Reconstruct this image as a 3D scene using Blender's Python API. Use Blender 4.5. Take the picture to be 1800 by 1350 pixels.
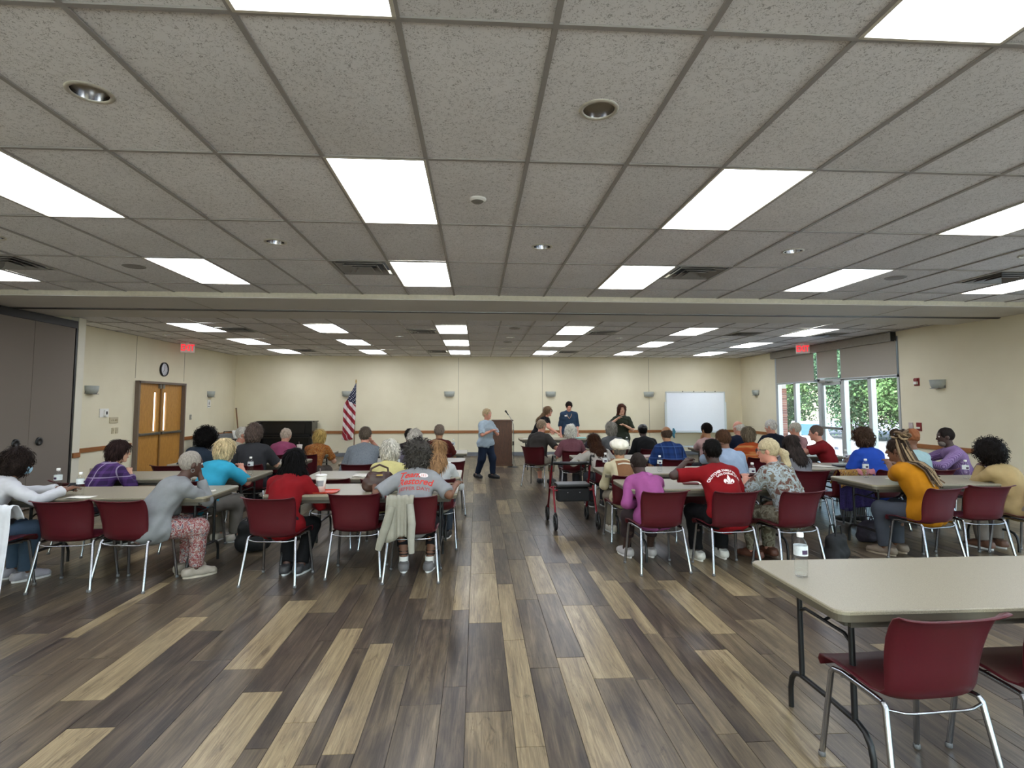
import bpy, bmesh, math, random
import numpy as np
from mathutils import Vector, Matrix, Euler
from mathutils.bvhtree import BVHTree

for _o in list(bpy.data.objects):
    bpy.data.objects.remove(_o)
scene = bpy.context.scene
COL = scene.collection
R = math.radians

# ------------------------------------------------------------------ camera
HC = 1.60            # lens height
CEIL = 3.07
cam_d = bpy.data.cameras.new('camera')
cam = bpy.data.objects.new('camera', cam_d)
COL.objects.link(cam)
cam.location = (0, 0, HC)
cam.rotation_euler = (math.pi / 2 + 0.0713, 0, -0.0636)
cam_d.sensor_fit = 'HORIZONTAL'
cam_d.sensor_width = 36.0
cam_d.lens = 977.1 * 36.0 / 1800.0
cam_d.shift_y = -35.0 / 1800.0
cam_d.clip_start = 0.05
cam_d.clip_end = 300
scene.camera = cam

# ------------------------------------------------------------------ sky, sun, exposure
world = bpy.data.worlds.new('sky')
scene.world = world
world.use_nodes = True
_nt = world.node_tree
_bg = _nt.nodes['Background']
_sky = _nt.nodes.new('ShaderNodeTexSky')
_sky.sky_type = 'NISHITA'
_sky.sun_disc = False
_sky.sun_elevation = R(52)
_sky.sun_rotation = R(200)
_sky.air_density = 1.2
_sky.dust_density = 1.0
_nt.links.new(_sky.outputs[0], _bg.inputs[0])
_bg.inputs[1].default_value = 0.5
sun_d = bpy.data.lights.new('sun', 'SUN')
sun_d.energy = 12.0
sun_d.angle = R(0.6)
sun_d.color = (1.0, 0.95, 0.87)
sun = bpy.data.objects.new('sun', sun_d)
COL.objects.link(sun)
sun.rotation_euler = (R(42), 0, R(-62))
LAMP = 6.8           # radiance of the ceiling panels
scene.view_settings.view_transform = 'Standard'
scene.view_settings.look = 'None'
scene.view_settings.gamma = 1.0
scene.view_settings.use_curve_mapping = False
scene.view_settings.exposure = 0.90
try:
    scene.cycles.use_denoising = True
    scene.cycles.max_bounces = 8
    scene.cycles.diffuse_bounces = 5
    scene.cycles.transparent_max_bounces = 12
    scene.cycles.sample_clamp_indirect = 6.0
    scene.cycles.caustics_reflective = False
    scene.cycles.caustics_refractive = False
except Exception:
    pass

# ------------------------------------------------------------------ materials
def lin(h):
    if isinstance(h, str):
        h = h.lstrip('#')
        c = [int(h[i:i + 2], 16) / 255 for i in (0, 2, 4)]
        return tuple(x / 12.92 if x <= .04045 else ((x + .055) / 1.055) ** 2.4 for x in c)
    return tuple(h)

MATS = {}
class NT:
    def __init__(s, name):
        m = bpy.data.materials.new(name); m.use_nodes = True
        s.m = m; s.t = m.node_tree; s.p = s.t.nodes['Principled BSDF']; s.out = s.t.nodes['Material Output']
    def n(s, typ, **kw):
        x = s.t.nodes.new(typ)
        for k, v in kw.items():
            if k.startswith('i_'):
                x.inputs[k[2:].replace('_', ' ')].default_value = v
            else:
                setattr(x, k, v)
        return x
    def l(s, a, b):
        s.t.links.new(a, b)
    def coord(s, kind='Object', scale=(1, 1, 1)):
        if kind == 'World':
            g = s.n('ShaderNodeNewGeometry'); src = g.outputs['Position']
        else:
            g = s.n('ShaderNodeTexCoord'); src = g.outputs[kind]
        mp = s.n('ShaderNodeMapping'); mp.inputs['Scale'].default_value = scale
        s.l(src, mp.inputs['Vector'])
        return mp.outputs['Vector']
    def noise(s, vec, scale, detail=3, rough=.6, dist=0):
        x = s.n('ShaderNodeTexNoise'); x.inputs['Scale'].default_value = scale
        x.inputs['Detail'].default_value = detail; x.inputs['Roughness'].default_value = rough
        x.inputs['Distortion'].default_value = dist
        s.l(vec, x.inputs['Vector']); return x.outputs['Fac']
    def ramp(s, fac, stops, interp='LINEAR'):
        r = s.n('ShaderNodeValToRGB'); r.color_ramp.interpolation = interp
        e = r.color_ramp.elements
        while len(e) < len(stops): e.new(.5)
        for i, (p, c) in enumerate(stops):
            e[i].position = p; e[i].color = (*c, 1)
        s.l(fac, r.inputs['Fac']); return r.outputs['Color']
    def mix(s, fac, a, b, blend='MIX'):
        x = s.n('ShaderNodeMix'); x.data_type = 'RGBA'; x.blend_type = blend
        for sock, v in ((x.inputs[0], fac), (x.inputs[6], a), (x.inputs[7], b)):
            if isinstance(v, (int, float)): sock.default_value = v
            elif isinstance(v, tuple): sock.default_value = (*v, 1)
            else: s.l(v, sock)
        return x.outputs[2]
    def math(s, op, a, b=0.0):
        x = s.n('ShaderNodeMath', operation=op)
        for sock, v in ((x.inputs[0], a), (x.inputs[1], b)):
            if isinstance(v, (int, float)): sock.default_value = v
            else: s.l(v, sock)
        return x.outputs[0]
    def bump(s, h, strength=.3, dist=.01):
        b = s.n('ShaderNodeBump'); b.inputs['Strength'].default_value = strength
        b.inputs['Distance'].default_value = dist
        s.l(h, b.inputs['Height']); s.l(b.outputs['Normal'], s.p.inputs['Normal'])

def mk(name, color, rough=.6, metal=0.0, var=.08, vscale=30, bump=0.0, bscale=200, spec=.5, kind='Object', stretch=(1, 1, 1)):
    """plain surface with slight colour variation and optional fine relief"""
    if name in MATS: return MATS[name]
    c = lin(color); x = NT(name)
    x.p.inputs['Roughness'].default_value = rough
    x.p.inputs['Metallic'].default_value = metal
    x.p.inputs['Specular IOR Level'].default_value = spec
    v = x.coord(kind, stretch)
    f = x.noise(v, vscale)
    lo = tuple(k * (1 - var) for k in c); hi = tuple(min(1, k * (1 + var)) for k in c)
    x.l(x.ramp(f, [(.3, lo), (.7, hi)]), x.p.inputs['Base Color'])
    if bump:
        x.bump(x.noise(v, bscale, 2), bump, .004)
    MATS[name] = x.m
    return x.m

def mk_wood(name, dark, light, scale=(1, 1, 12), rough=.45, kind='Object', ns=6):
    if name in MATS: return MATS[name]
    x = NT(name); v = x.coord(kind, scale)
    f = x.noise(v, ns, 6, .65, 1.2)
    x.l(x.ramp(f, [(.3, lin(dark)), (.7, lin(light))]), x.p.inputs['Base Color'])
    x.p.inputs['Roughness'].default_value = rough
    MATS[name] = x.m; return x.m

def mk_emit(name, color, strength, band=None):
    if name in MATS: return MATS[name]
    x = NT(name)
    x.p.inputs['Base Color'].default_value = (*lin(color), 1)
    x.p.inputs['Emission Color'].default_value = (*lin(color), 1)
    x.p.inputs['Emission Strength'].default_value = strength
    x.p.inputs['Roughness'].default_value = .4
    if band:
        v = x.coord('Object'); s = x.n('ShaderNodeSeparateXYZ'); x.l(v, s.inputs[0])
        # two fluorescent tubes behind the lens
        w = x.math('ABSOLUTE', s.outputs['X']); w = x.math('SUBTRACT', w, .13); w = x.math('ABSOLUTE', w)
        w = x.math('MULTIPLY', w, -5.0); w = x.math('ADD', w, 1.35)
        w = x.math('MULTIPLY', w, strength)
        x.l(w, x.p.inputs['Emission Strength'])
    MATS[name] = x.m; return x.m

def mk_glass(name, tint=(.93, .97, .96), gloss=.10, alpha=.9):
    """thin clear sheet: mostly see-through with a mirror-like sheen that grows at grazing angles"""
    if name in MATS: return MATS[name]
    x = NT(name); t = x.t; t.nodes.remove(x.p)
    tr = x.n('ShaderNodeBsdfTransparent'); tr.inputs[0].default_value = (*tint, 1)
    gl = x.n('ShaderNodeBsdfGlossy'); gl.inputs['Roughness'].default_value = .03
    lw = x.n('ShaderNodeLayerWeight'); lw.inputs[0].default_value = .5
    mx = x.n('ShaderNodeMixShader')
    fac = x.math('ADD', x.math('MULTIPLY', x.math('POWER', lw.outputs['Facing'], 4.0), .55), gloss * .5)
    x.l(fac, mx.inputs[0]); x.l(tr.outputs[0], mx.inputs[1]); x.l(gl.outputs[0], mx.inputs[2])
    x.l(mx.outputs[0], x.out.inputs[0])
    MATS[name] = x.m; return x.m

# ------------------------------------------------------------------ mesh helpers
def mesh_np(name, V, F, mats=(), smooth=True, fm=None):
    """fast mesh from numpy verts and an (n,4) or list of faces"""
    me = bpy.data.meshes.new(name)
    if isinstance(F, np.ndarray):
        n, k = F.shape
        me.vertices.add(len(V)); me.vertices.foreach_set('co', np.asarray(V, np.float32).ravel())
        me.loops.add(n * k); me.loops.foreach_set('vertex_index', F.astype(np.int32).ravel())
        me.polygons.add(n); me.polygons.foreach_set('loop_start', np.arange(0, n * k, k, dtype=np.int32))
        me.update(calc_edges=True)
    else:
        me.from_pydata([tuple(v) for v in V], [], F); me.update()
    if smooth: me.polygons.foreach_set('use_smooth', np.ones(len(me.polygons), bool))
    for m in mats: me.materials.append(m)
    if fm is not None: me.polygons.foreach_set('material_index', np.asarray(fm, np.int32))
    return me

class MB:
    """collects simple solids and links them as one mesh object"""
    def __init__(s): s.v = []; s.f = []; s.m = []; s.sm = []; s.cur = 0
    def add(s, V, F, smooth=False):
        o = len(s.v); s.v += [tuple(v) for v in V]
        for f in F: s.f.append(tuple(i + o for i in f)); s.m.append(s.cur); s.sm.append(smooth)
        return s
    def box(s, c, d, bev=0.0, rot=None):
        hx, hy, hz = d[0] / 2, d[1] / 2, d[2] / 2
        if bev <= 0:
            V = [(x, y, z) for x in (-hx, hx) for y in (-hy, hy) for z in (-hz, hz)]
            F = [(0, 1, 3, 2), (4, 6, 7, 5), (0, 4, 5, 1), (2, 3, 7, 6), (0, 2, 6, 4), (1, 5, 7, 3)]
        else:
            b = min(bev, hx * .98, hy * .98, hz * .98)
            bm = bmesh.new(); bmesh.ops.create_cube(bm, size=1)
            for v in bm.verts: v.co = Vector((v.co.x * 2 * hx, v.co.y * 2 * hy, v.co.z * 2 * hz))
            bmesh.ops.bevel(bm, geom=bm.edges[:] , offset=b, segments=2, profile=.7, affect='EDGES')
            bm.verts.ensure_lookup_table()
            V = [v.co.copy() for v in bm.verts]; F = [[v.index for v in f.verts] for f in bm.faces]
            bm.verts.index_update(); F = [[v.index for v in f.verts] for f in bm.faces]
            bm.free()
        M = Matrix.Identity(3) if rot is None else Euler(rot).to_matrix()
        V = [M @ Vector(v) + Vector(c) for v in V]
        return s.add(V, F)
    def tube(s, pts, r, n=8, caps=True, flat=None, closed=False):
        pts = [Vector(p) for p in pts]; rr = r if isinstance(r, (list, tuple)) else [r] * len(pts)
        V = []; F = []; N = len(pts)
        up = None
        for i, p in enumerate(pts):
            if closed: t = (pts[(i + 1) % N] - pts[i - 1]).normalized()
            elif i == 0: t = (pts[1] - p).normalized()
            elif i == N - 1: t = (p - pts[i - 1]).normalized()
            else: t = ((pts[i + 1] - p).normalized() + (p - pts[i - 1]).normalized()).normalized()
            if up is None:
                up = Vector((0, 0, 1)) if abs(t.z) < .9 else Vector((0, 1, 0))
                if flat is not None: up = Vector(flat)
            u = (up - t * up.dot(t)).normalized(); w = t.cross(u); up = u
            for k in range(n):
                a = 2 * math.pi * (k + .5) / n
                V.append(p + (u * math.sin(a) + w * math.cos(a)) * rr[i])
        for i in range(N if closed else N - 1):
            j = (i + 1) % N
            for k in range(n):
                F.append((i * n + k, i * n + (k + 1) % n, j * n + (k + 1) % n, j * n + k))
        s.add(V, F, n > 4)
        if caps and not closed:
            s.add(V[:n], [tuple(range(n))[::-1]]); s.add(V[-n:], [tuple(range(n))])
        return s
    def lathe(s, prof, c=(0, 0, 0), n=20, axis='Z', cap=True, smooth=True, a0=0, a1=2 * math.pi):
        V = []; F = []; full = abs(a1 - a0 - 2 * math.pi) < 1e-6; m = n if full else n + 1
        for r, z in prof:
            for k in range(m):
                a = a0 + (a1 - a0) * k / n
                p = (r * math.cos(a), r * math.sin(a), z)
                if axis == 'Y': p = (p[0], p[2], p[1])
                if axis == 'X': p = (p[2], p[0], p[1])
                V.append((p[0] + c[0], p[1] + c[1], p[2] + c[2]))
        for i in range(len(prof) - 1):
            for k in range(n):
                k2 = (k + 1) % m
                F.append((i * m + k, i * m + k2, (i + 1) * m + k2, (i + 1) * m + k))
        s.add(V, F, smooth)
        if cap and full:
            if prof[0][0] > 1e-4: s.add(V[:m], [tuple(range(m))[::-1]])
            if prof[-1][0] > 1e-4: s.add(V[-m:], [tuple(range(m))])
        return s
    def prism(s, poly, z0, z1, axis='Z'):
        def P(a, b, z): return (a, b, z) if axis == 'Z' else ((a, z, b) if axis == 'Y' else (z, a, b))
        n = len(poly)
        V = [P(a, b, z0) for a, b in poly] + [P(a, b, z1) for a, b in poly]
        F = [tuple(range(n))[::-1], tuple(range(n, 2 * n))] + [(i, (i + 1) % n, n + (i + 1) % n, n + i) for i in range(n)]
        return s.add(V, F)
    def mesh(s, name, mats):
        me = bpy.data.meshes.new(name); me.from_pydata(s.v, [], s.f)
        me.polygons.foreach_set('use_smooth', s.sm); me.polygons.foreach_set('material_index', s.m)
        bm = bmesh.new(); bm.from_mesh(me); bmesh.ops.recalc_face_normals(bm, faces=bm.faces); bm.to_mesh(me); bm.free()
        for m in (mats if isinstance(mats, (list, tuple)) else [mats]): me.materials.append(m)
        me.update(); return me
    def build(s, name, mats, parent=None, **kw):
        return obj(name, s.mesh(name, mats), parent, **kw)

def obj(name, me, parent=None, loc=None, rotz=None, rot=None, label=None, cat=None, group=None, kind=None):
    o = bpy.data.objects.new(name, me); COL.objects.link(o)
    if parent is not None: o.parent = parent
    if loc is not None: o.location = loc
    if rotz is not None: o.rotation_euler = (0, 0, rotz)
    if rot is not None: o.rotation_euler = rot
    tag(o, label, cat, group, kind)
    return o
def tag(o, label=None, cat=None, group=None, kind=None):
    if label: o['label'] = label
    if cat: o['category'] = cat
    if group: o['group'] = group
    if kind: o['kind'] = kind
    return o
def thing(name, label, cat, loc=(0, 0, 0), rotz=0.0, group=None):
    o = bpy.data.objects.new(name, None); COL.objects.link(o)
    o.empty_display_size = .1
    o.location = loc; o.rotation_euler = (0, 0, rotz)
    return tag(o, label, cat, group)
def struct(name, mb, mats, parent=None, label=None):
    o = mb.build(name, mats, parent)
    if parent is None: o['kind'] = 'structure'
    if label: o['label'] = label
    return o
def copy_tree(o, parent=None):
    c = o.copy(); COL.objects.link(c)
    if parent is not None: c.parent = parent
    for ch in list(o.children): copy_tree(ch, c)
    return c
def text_geo(txt, size, shear=0.0, bold=0.0):
    cu = bpy.data.curves.new('lettering', 'FONT'); cu.body = txt; cu.size = size
    cu.align_x = 'CENTER'; cu.align_y = 'CENTER'; cu.shear = shear; cu.offset = bold; cu.resolution_u = 3
    o = bpy.data.objects.new('lettering', cu); COL.objects.link(o)
    dg = bpy.context.evaluated_depsgraph_get(); dg.update()
    me = bpy.data.meshes.new_from_object(o.evaluated_get(dg))
    V = [v.co.copy() for v in me.vertices]; F = [tuple(p.vertices) for p in me.polygons]
    bpy.data.objects.remove(o); bpy.data.curves.remove(cu); bpy.data.meshes.remove(me)
    return V, F
def arc(cx, cz, r, a0, a1, n):
    return [(cx + r * math.cos(a0 + (a1 - a0) * i / n), cz + r * math.sin(a0 + (a1 - a0) * i / n)) for i in range(n + 1)]

# ================================================================== STRUCTURE
rng = random.Random(7)
XL, XR, YB, YF = -7.30, 8.48, 17.35, -4.0
XP = -6.75           # plane of the folding partition

def mk_wall():
    x = NT('painted_wall'); v = x.coord('World')
    f = x.noise(v, 1.3, 2); g = x.noise(v, 60, 2)
    c = x.ramp(f, [(.3, lin('#dcd3b8')), (.7, lin('#e2dac0'))])
    x.l(c, x.p.inputs['Base Color']); x.p.inputs['Roughness'].default_value = .75
    x.bump(g, .06, .003); MATS['wall'] = x.m; return x.m
M_WALL = mk_wall()
M_PIL = mk('pilaster_paint', '#dcd7c6', .7, var=.03, kind='World', vscale=2)
M_TRIMWOOD = mk_wood('rail_oak', '#7a4a22', '#a56a38', (3, 1, 30), .4, 'World')
M_BASE = mk('base_vinyl', '#6d7076', .5, var=.05)
M_TEE = mk('tee_paint', '#989490', .45, var=.03)
M_TEED = mk('dark_metal', '#1d1b1c', .5, var=.1)
M_STEEL = mk('satin_steel', '#8d8d8c', .35, 1.0, var=.05)
M_CHROME = mk('chrome', '#a9abae', .2, 1.0, var=.02)
M_BLACK = mk('black_paint', '#111112', .42, var=.1)
M_WHITE = mk('white_plastic', '#e6e5e0', .4, var=.02)
M_PUTTY = mk('putty_plastic', '#b9ae92', .5, var=.03)

# floor planks -------------------------------------------------------
def mk_plank():
    x = NT('vinyl_plank')
    at = x.n('ShaderNodeAttribute', attribute_name='tone')
    v = x.coord('World', (9.0, .75, 1.0)); v2 = x.coord('World', (48.0, 1.6, 1.0)); v3 = x.coord('World', (3.2, 1.0, 1))
    sh = x.n('ShaderNodeVectorMath', operation='ADD'); sc = x.n('ShaderNodeVectorMath', operation='SCALE')
    sc.inputs['Scale'].default_value = 37.0
    x.l(at.outputs['Color'], sc.inputs[0]); x.l(v, sh.inputs[0]); x.l(sc.outputs[0], sh.inputs[1])
    grain = x.noise(sh.outputs[0], 1.4, 6, .62, 1.4)
    fine = x.noise(v2, 2.2, 5, .7, .8)
    sh2 = x.n('ShaderNodeVectorMath', operation='ADD'); x.l(v3, sh2.inputs[0]); x.l(sc.outputs[0], sh2.inputs[1])
    blot = x.noise(sh2.outputs[0], 1.5, 3, .6, .5)
    sep = x.n('ShaderNodeSeparateColor'); x.l(at.outputs['Color'], sep.inputs[0])
    dark = x.ramp(grain, [(.28, lin('#2b2520')), (.5, lin('#463c33')), (.74, lin('#6a5c4d'))])
    light = x.ramp(grain, [(.25, lin('#5c4f40')), (.46, lin('#8c7a5c')), (.7, lin('#a89674'))])
    tone = x.math('ADD', sep.outputs[0], x.math('MULTIPLY', x.math('SUBTRACT', blot, .5), sep.outputs[1]))
    t = x.n('ShaderNodeClamp'); x.l(tone, t.inputs[0])
    c = x.mix(t.outputs[0], dark, light)
    c = x.mix(.8, c, x.ramp(fine, [(.3, (.42, .42, .42)), (.62, (1.12, 1.12, 1.12))]), 'MULTIPLY')
    kn_ = x.noise(x.coord('World', (13.0, 4.0, 1.0)), 1.0, 6, .7, 1.8)
    c = x.mix(1.0, c, x.ramp(kn_, [(.58, (1, 1, 1)), (.70, (.5, .47, .44))]), 'MULTIPLY')
    x.l(c, x.p.inputs['Base Color'])
    x.l(x.ramp(fine, [(.3, (.36,) * 3), (.7, (.29,) * 3)]), x.p.inputs['Roughness'])
    x.p.inputs['Specular IOR Level'].default_value = .42
    x.bump(fine, .05, .001)
    return x.m
M_PLANK = mk_plank()
fl = MB().box(((XL + XR) / 2, (YF + YB) / 2, -.054), (XR - XL + .3, YB - YF + .3, .1))
floor = struct('floor', fl, mk('floor_underlay', '#2b2724', .8))

edges = [-2.83, -2.73, -2.50, -2.24, -2.01, -1.78, -1.52, -1.29, -1.07, -.96, -.80, -.70, -.55, -.40, -.18, -.05,
         .19, .33, .51, .69, .93, 1.07, 1.17, 1.28, 1.42, 1.64, 1.82]
ww = [.235, .235, .14, .235, .10, .235, .14]
while edges[0] > XL + .26: edges.insert(0, edges[0] - rng.choice(ww))
edges.insert(0, XL)
while edges[-1] < XR - .26: edges.append(edges[-1] + rng.choice(ww))
edges.append(XR)
PL = 1.18
# light planks read off the photograph: column start x -> plank start y
LIGHT = {-2.83: [4.12], -2.24: [3.27], -2.01: [1.82], -1.52: [3.58], -1.29: [2.12], -.96: [1.80, 2.98], -.70: [2.71],
         -.18: [4.47], -.05: [4.20, 5.38], .19: [2.71, 3.89], .33: [8.2], .51: [2.43, 4.79], .69: [3.33, 9.6], 1.07: [4.21],
         1.17: [3.93], 1.42: [2.48], 1.69: [3.90], 1.64: [3.90]}
planks = []
for i in range(len(edges) - 1):
    x0, x1 = edges[i], edges[i + 1]
    key = min(LIGHT, key=lambda k: abs(k - x0)); ys = LIGHT[key] if abs(key - x0) < .012 else []
    off = (ys[0] if ys else rng.uniform(0, PL)) % PL
    y = YF - PL + off % PL
    y = off - PL * math.ceil((off - YF) / PL)
    while y < YB:
        a, b = max(y, YF), min(y + PL, YB)
        r = rng.random()
        tone = .85 if r < .07 else (.45 if r < .22 else (.22 if r < .55 else .03))
        if 2.0 < y < 5.6 and -2.9 < x0 < 1.9: tone = min(tone, .38)
        if any(abs(y - q) < .03 for q in ys): tone = 1.0
        if b - a > .05: planks.append((x0, x1, a, b, tone + rng.uniform(-.06, .06), rng.uniform(.3, 1.3), rng.random()))
        y += PL
def plank_geo(w, d, cx=0, cy=0):
    g = .0012; t = .004; c = .003
    hx, hy = w / 2 - g, d / 2 - g
    V = [(cx + sx * (hx - k), cy + sy * (hy - k), z) for k, z in ((0, -t), (0, -.0008), (.0015, 0)) for sx, sy in ((-1, -1), (1, -1), (1, 1), (-1, 1))]
    F = [(8, 9, 10, 11)] + [(b + i, b + (i + 1) % 4, b + 4 + (i + 1) % 4, b + 4 + i) for b in (0, 4) for i in range(4)]
    return V, F
def set_tone(me, cols):
    at = me.color_attributes.new('tone', 'FLOAT_COLOR', 'POINT')
    at.data.foreach_set('color', np.asarray(cols, np.float32).ravel())
def visible_score(p):
    cx, cy = (p[0] + p[1]) / 2, (p[2] + p[3]) / 2
    if cy < 1.75 or abs(cx - .06 * cy) > .98 * cy + .3: return 0
    return (p[1] - p[0]) * (p[3] - p[2]) / cy ** 3
planks.sort(key=visible_score, reverse=True)
for p in planks[:300]:
    V, F = plank_geo(p[1] - p[0], p[3] - p[2])
    me = mesh_np('plank', V, F, (M_PLANK,), False); set_tone(me, [(p[4], p[5], p[6], 1)] * len(V))
    obj('plank', me, floor, ((p[0] + p[1]) / 2, (p[2] + p[3]) / 2, 0))
V, F, T = [], [], []
for p in planks[300:]:
    v, f = plank_geo(p[1] - p[0], p[3] - p[2], (p[0] + p[1]) / 2, (p[2] + p[3]) / 2)
    o = len(V); V += v; F += [tuple(i + o for i in q) for q in f]; T += [(p[4], p[5], p[6], 1)] * len(v)
me = mesh_np('far_planks', V, F, (M_PLANK,), False); set_tone(me, T)
obj('far_planks', me, floor, kind='stuff')

# walls --------------------------------------------------------------
W = .16; ZT = 3.30
cy = (YF + YB) / 2
wall_back = struct('wall_back', MB().box(((XL + XR) / 2, YB + W / 2, ZT / 2), (XR - XL + 2 * W, W, ZT)), M_WALL)
wb0, wb1 = -5.6, 7.4            # unseen glazed side behind the lens, added to bring in daylight
wall_behind = struct('wall_front', MB().box(((XL + wb0) / 2 - W / 2, YF - W / 2, ZT / 2), (wb0 - XL + W, W, ZT)).box(((XR + wb1) / 2 + W / 2, YF - W / 2, ZT / 2), (XR - wb1 + W, W, ZT)).box(((wb0 + wb1) / 2, YF - W / 2, (2.97 + ZT) / 2), (wb1 - wb0, W, ZT - 2.97)), M_WALL)
wl = MB()
D0, D1, DH = 12.40, 14.34, 2.10
wl.box((XL - W / 2, (9.98 + D0) / 2, ZT / 2), (W, D0 - 9.98, ZT)).box((XL - W / 2, (D1 + YB) / 2, ZT / 2), (W, YB - D1, ZT))
wl.box((XL - W / 2, (D0 + D1) / 2, (DH + ZT) / 2), (W, D1 - D0, ZT - DH))
wl.box((XP - .12 - W / 2, (YF + 9.82) / 2, ZT / 2), (W, 9.82 - YF, ZT))
wall_left = struct('wall_left', wl, M_WALL)
trim_1 = struct('trim_1', MB().box(((XL + XP) / 2 - .05, 9.90, 1.53), (XP - XL + .12, .17, 3.06)), M_PIL)
OY0, OY1, OZ = 10.64, 15.30, 2.97
wr = MB()
NY0, NY1 = -3.0, 6.4         # unseen second run of glazing further along the wall, added for daylight
wr.box((XR + W / 2, (YF + NY0) / 2, ZT / 2), (W, NY0 - YF, ZT)).box((XR + W / 2, (NY1 + OY0) / 2, ZT / 2), (W, OY0 - NY1, ZT))
wr.box((XR + W / 2, (NY0 + NY1) / 2, (OZ + ZT) / 2), (W, NY1 - NY0, ZT - OZ))
wr.box((XR + W / 2, (OY1 + YB) / 2, ZT / 2), (W, YB - OY1, ZT))
wr.box((XR + W / 2, (OY0 + OY1) / 2, (OZ + ZT) / 2), (W, OY1 - OY0, ZT - OZ))
wall_right = struct('wall_right', wr, M_WALL)
struct('roof', MB().box(((XL + XR) / 2, cy, ZT + .08), (XR - XL + .8, YB - YF + .8, .16)), M_PIL)
# panel seams
M_SEAM = mk('seam', '#a39c86', .8, var=.02)
for x in (-.56, 2.06, 5.46):
    MB().box((x, YB - .002, 1.55), (.012, .006, 2.96)).build('panel_seam', M_SEAM, wall_back)
for y in (12.39, 14.37):
    MB().box((XL + .002, y, 2.6), (.006, .012, .9)).build('panel_seam', M_SEAM, wall_left)
# chair rails and base
def rail(name, c, d):
    m = MB()
    m.box(c, d, .008)
    i = 0 if d[0] < d[1] else 1
    return struct(name, m, M_TRIMWOOD)
RZ = .735
rail('trim_2', ((XL + XR) / 2, YB - .012, RZ), (XR - XL, .024, .085))
rail('trim_3', (XL + .012, (9.99 + D0 - .06) / 2, RZ), (.024, D0 - .06 - 9.99, .085))
rail('trim_4', (XL + .012, (D1 + .06 + YB) / 2, RZ), (.024, YB - D1 - .06, .085))
rail('trim_5', (XP + .022, 9.9, RZ), (.024, .17, .085))
rail('trim_6', (XR - .012, (8.70 + OY0 - .03) / 2, RZ + .06), (.024, OY0 - .03 - 8.70, .085))
rail('trim_7', (XR - .012, (OY1 + .03 + YB) / 2, RZ), (.024, YB - OY1 - .03, .085))
struct('baseboard_back', MB().box(((XL + XR) / 2, YB - .006, .055), (XR - XL, .012, .11)), M_BASE)
struct('baseboard_left', MB().box((XL + .006, (9.99 + D0 - .05) / 2, .055), (.012, D0 - .05 - 9.99, .11)).box((XL + .006, (D1 + .05 + YB) / 2, .055), (.012, YB - D1 - .05, .11)), M_BASE)
struct('baseboard_right', MB().box((XR - .006, (YF + NY0) / 2, .055), (.012, NY0 - YF, .11)).box((XR - .006, (NY1 + OY0) / 2, .055), (.012, OY0 - NY1, .11)).box((XR - .006, (OY1 + YB) / 2, .055), (.012, YB - OY1, .11)), M_BASE)

# ceiling ------------------------------------------------------------
def mk_tile():
    x = NT('fissured_tile'); v = x.coord('World')
    oi = x.n('ShaderNodeObjectInfo')
    big = x.noise(v, 2.0, 2)
    vd = x.n('ShaderNodeTexVoronoi', feature='DISTANCE_TO_EDGE'); vd.inputs['Scale'].default_value = 75
    wv = x.n('ShaderNodeVectorMath', operation='ADD')
    nz = x.n('ShaderNodeTexNoise'); nz.inputs['Scale'].default_value = 40; x.l(v, nz.inputs['Vector'])
    sc = x.n('ShaderNodeVectorMath', operation='SCALE'); sc.inputs['Scale'].default_value = .05
    x.l(nz.outputs['Color'], sc.inputs[0]); x.l(v, wv.inputs[0]); x.l(sc.outputs[0], wv.inputs[1]); x.l(wv.outputs[0], vd.inputs['Vector'])
    wm = x.noise(wv.outputs[0], 95, 2, .5, 1.5)
    sel = x.noise(v, 33, 2)
    spot = x.math('MULTIPLY', x.math('GREATER_THAN', wm, .585), x.math('GREATER_THAN', sel, .44))
    base = x.ramp(big, [(.3, lin('#e6e5e6')), (.7, lin('#eeedee'))])
    br = x.math('ADD', x.math('MULTIPLY', oi.outputs['Random'], .10), .93)
    base = x.mix(1.0, base, br, 'MULTIPLY')
    c = x.mix(x.math('MULTIPLY', spot, .55), base, lin('#5c5855'))
    x.l(c, x.p.inputs['Base Color']); x.p.inputs['Roughness'].default_value = .9
    x.p.inputs['Specular IOR Level'].default_value = .15
    x.bump(x.math('SUBTRACT', 1.0, spot), .35, .003)
    return x.m
M_TILE = mk_tile()
TW, TL = .61, 1.22
GX, GY = -.919, 2.046          # front grid origin
BX, BY = -.79, 10.40           # rear grid origin
SOF0, SOF1 = 7.50, 9.30

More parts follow.
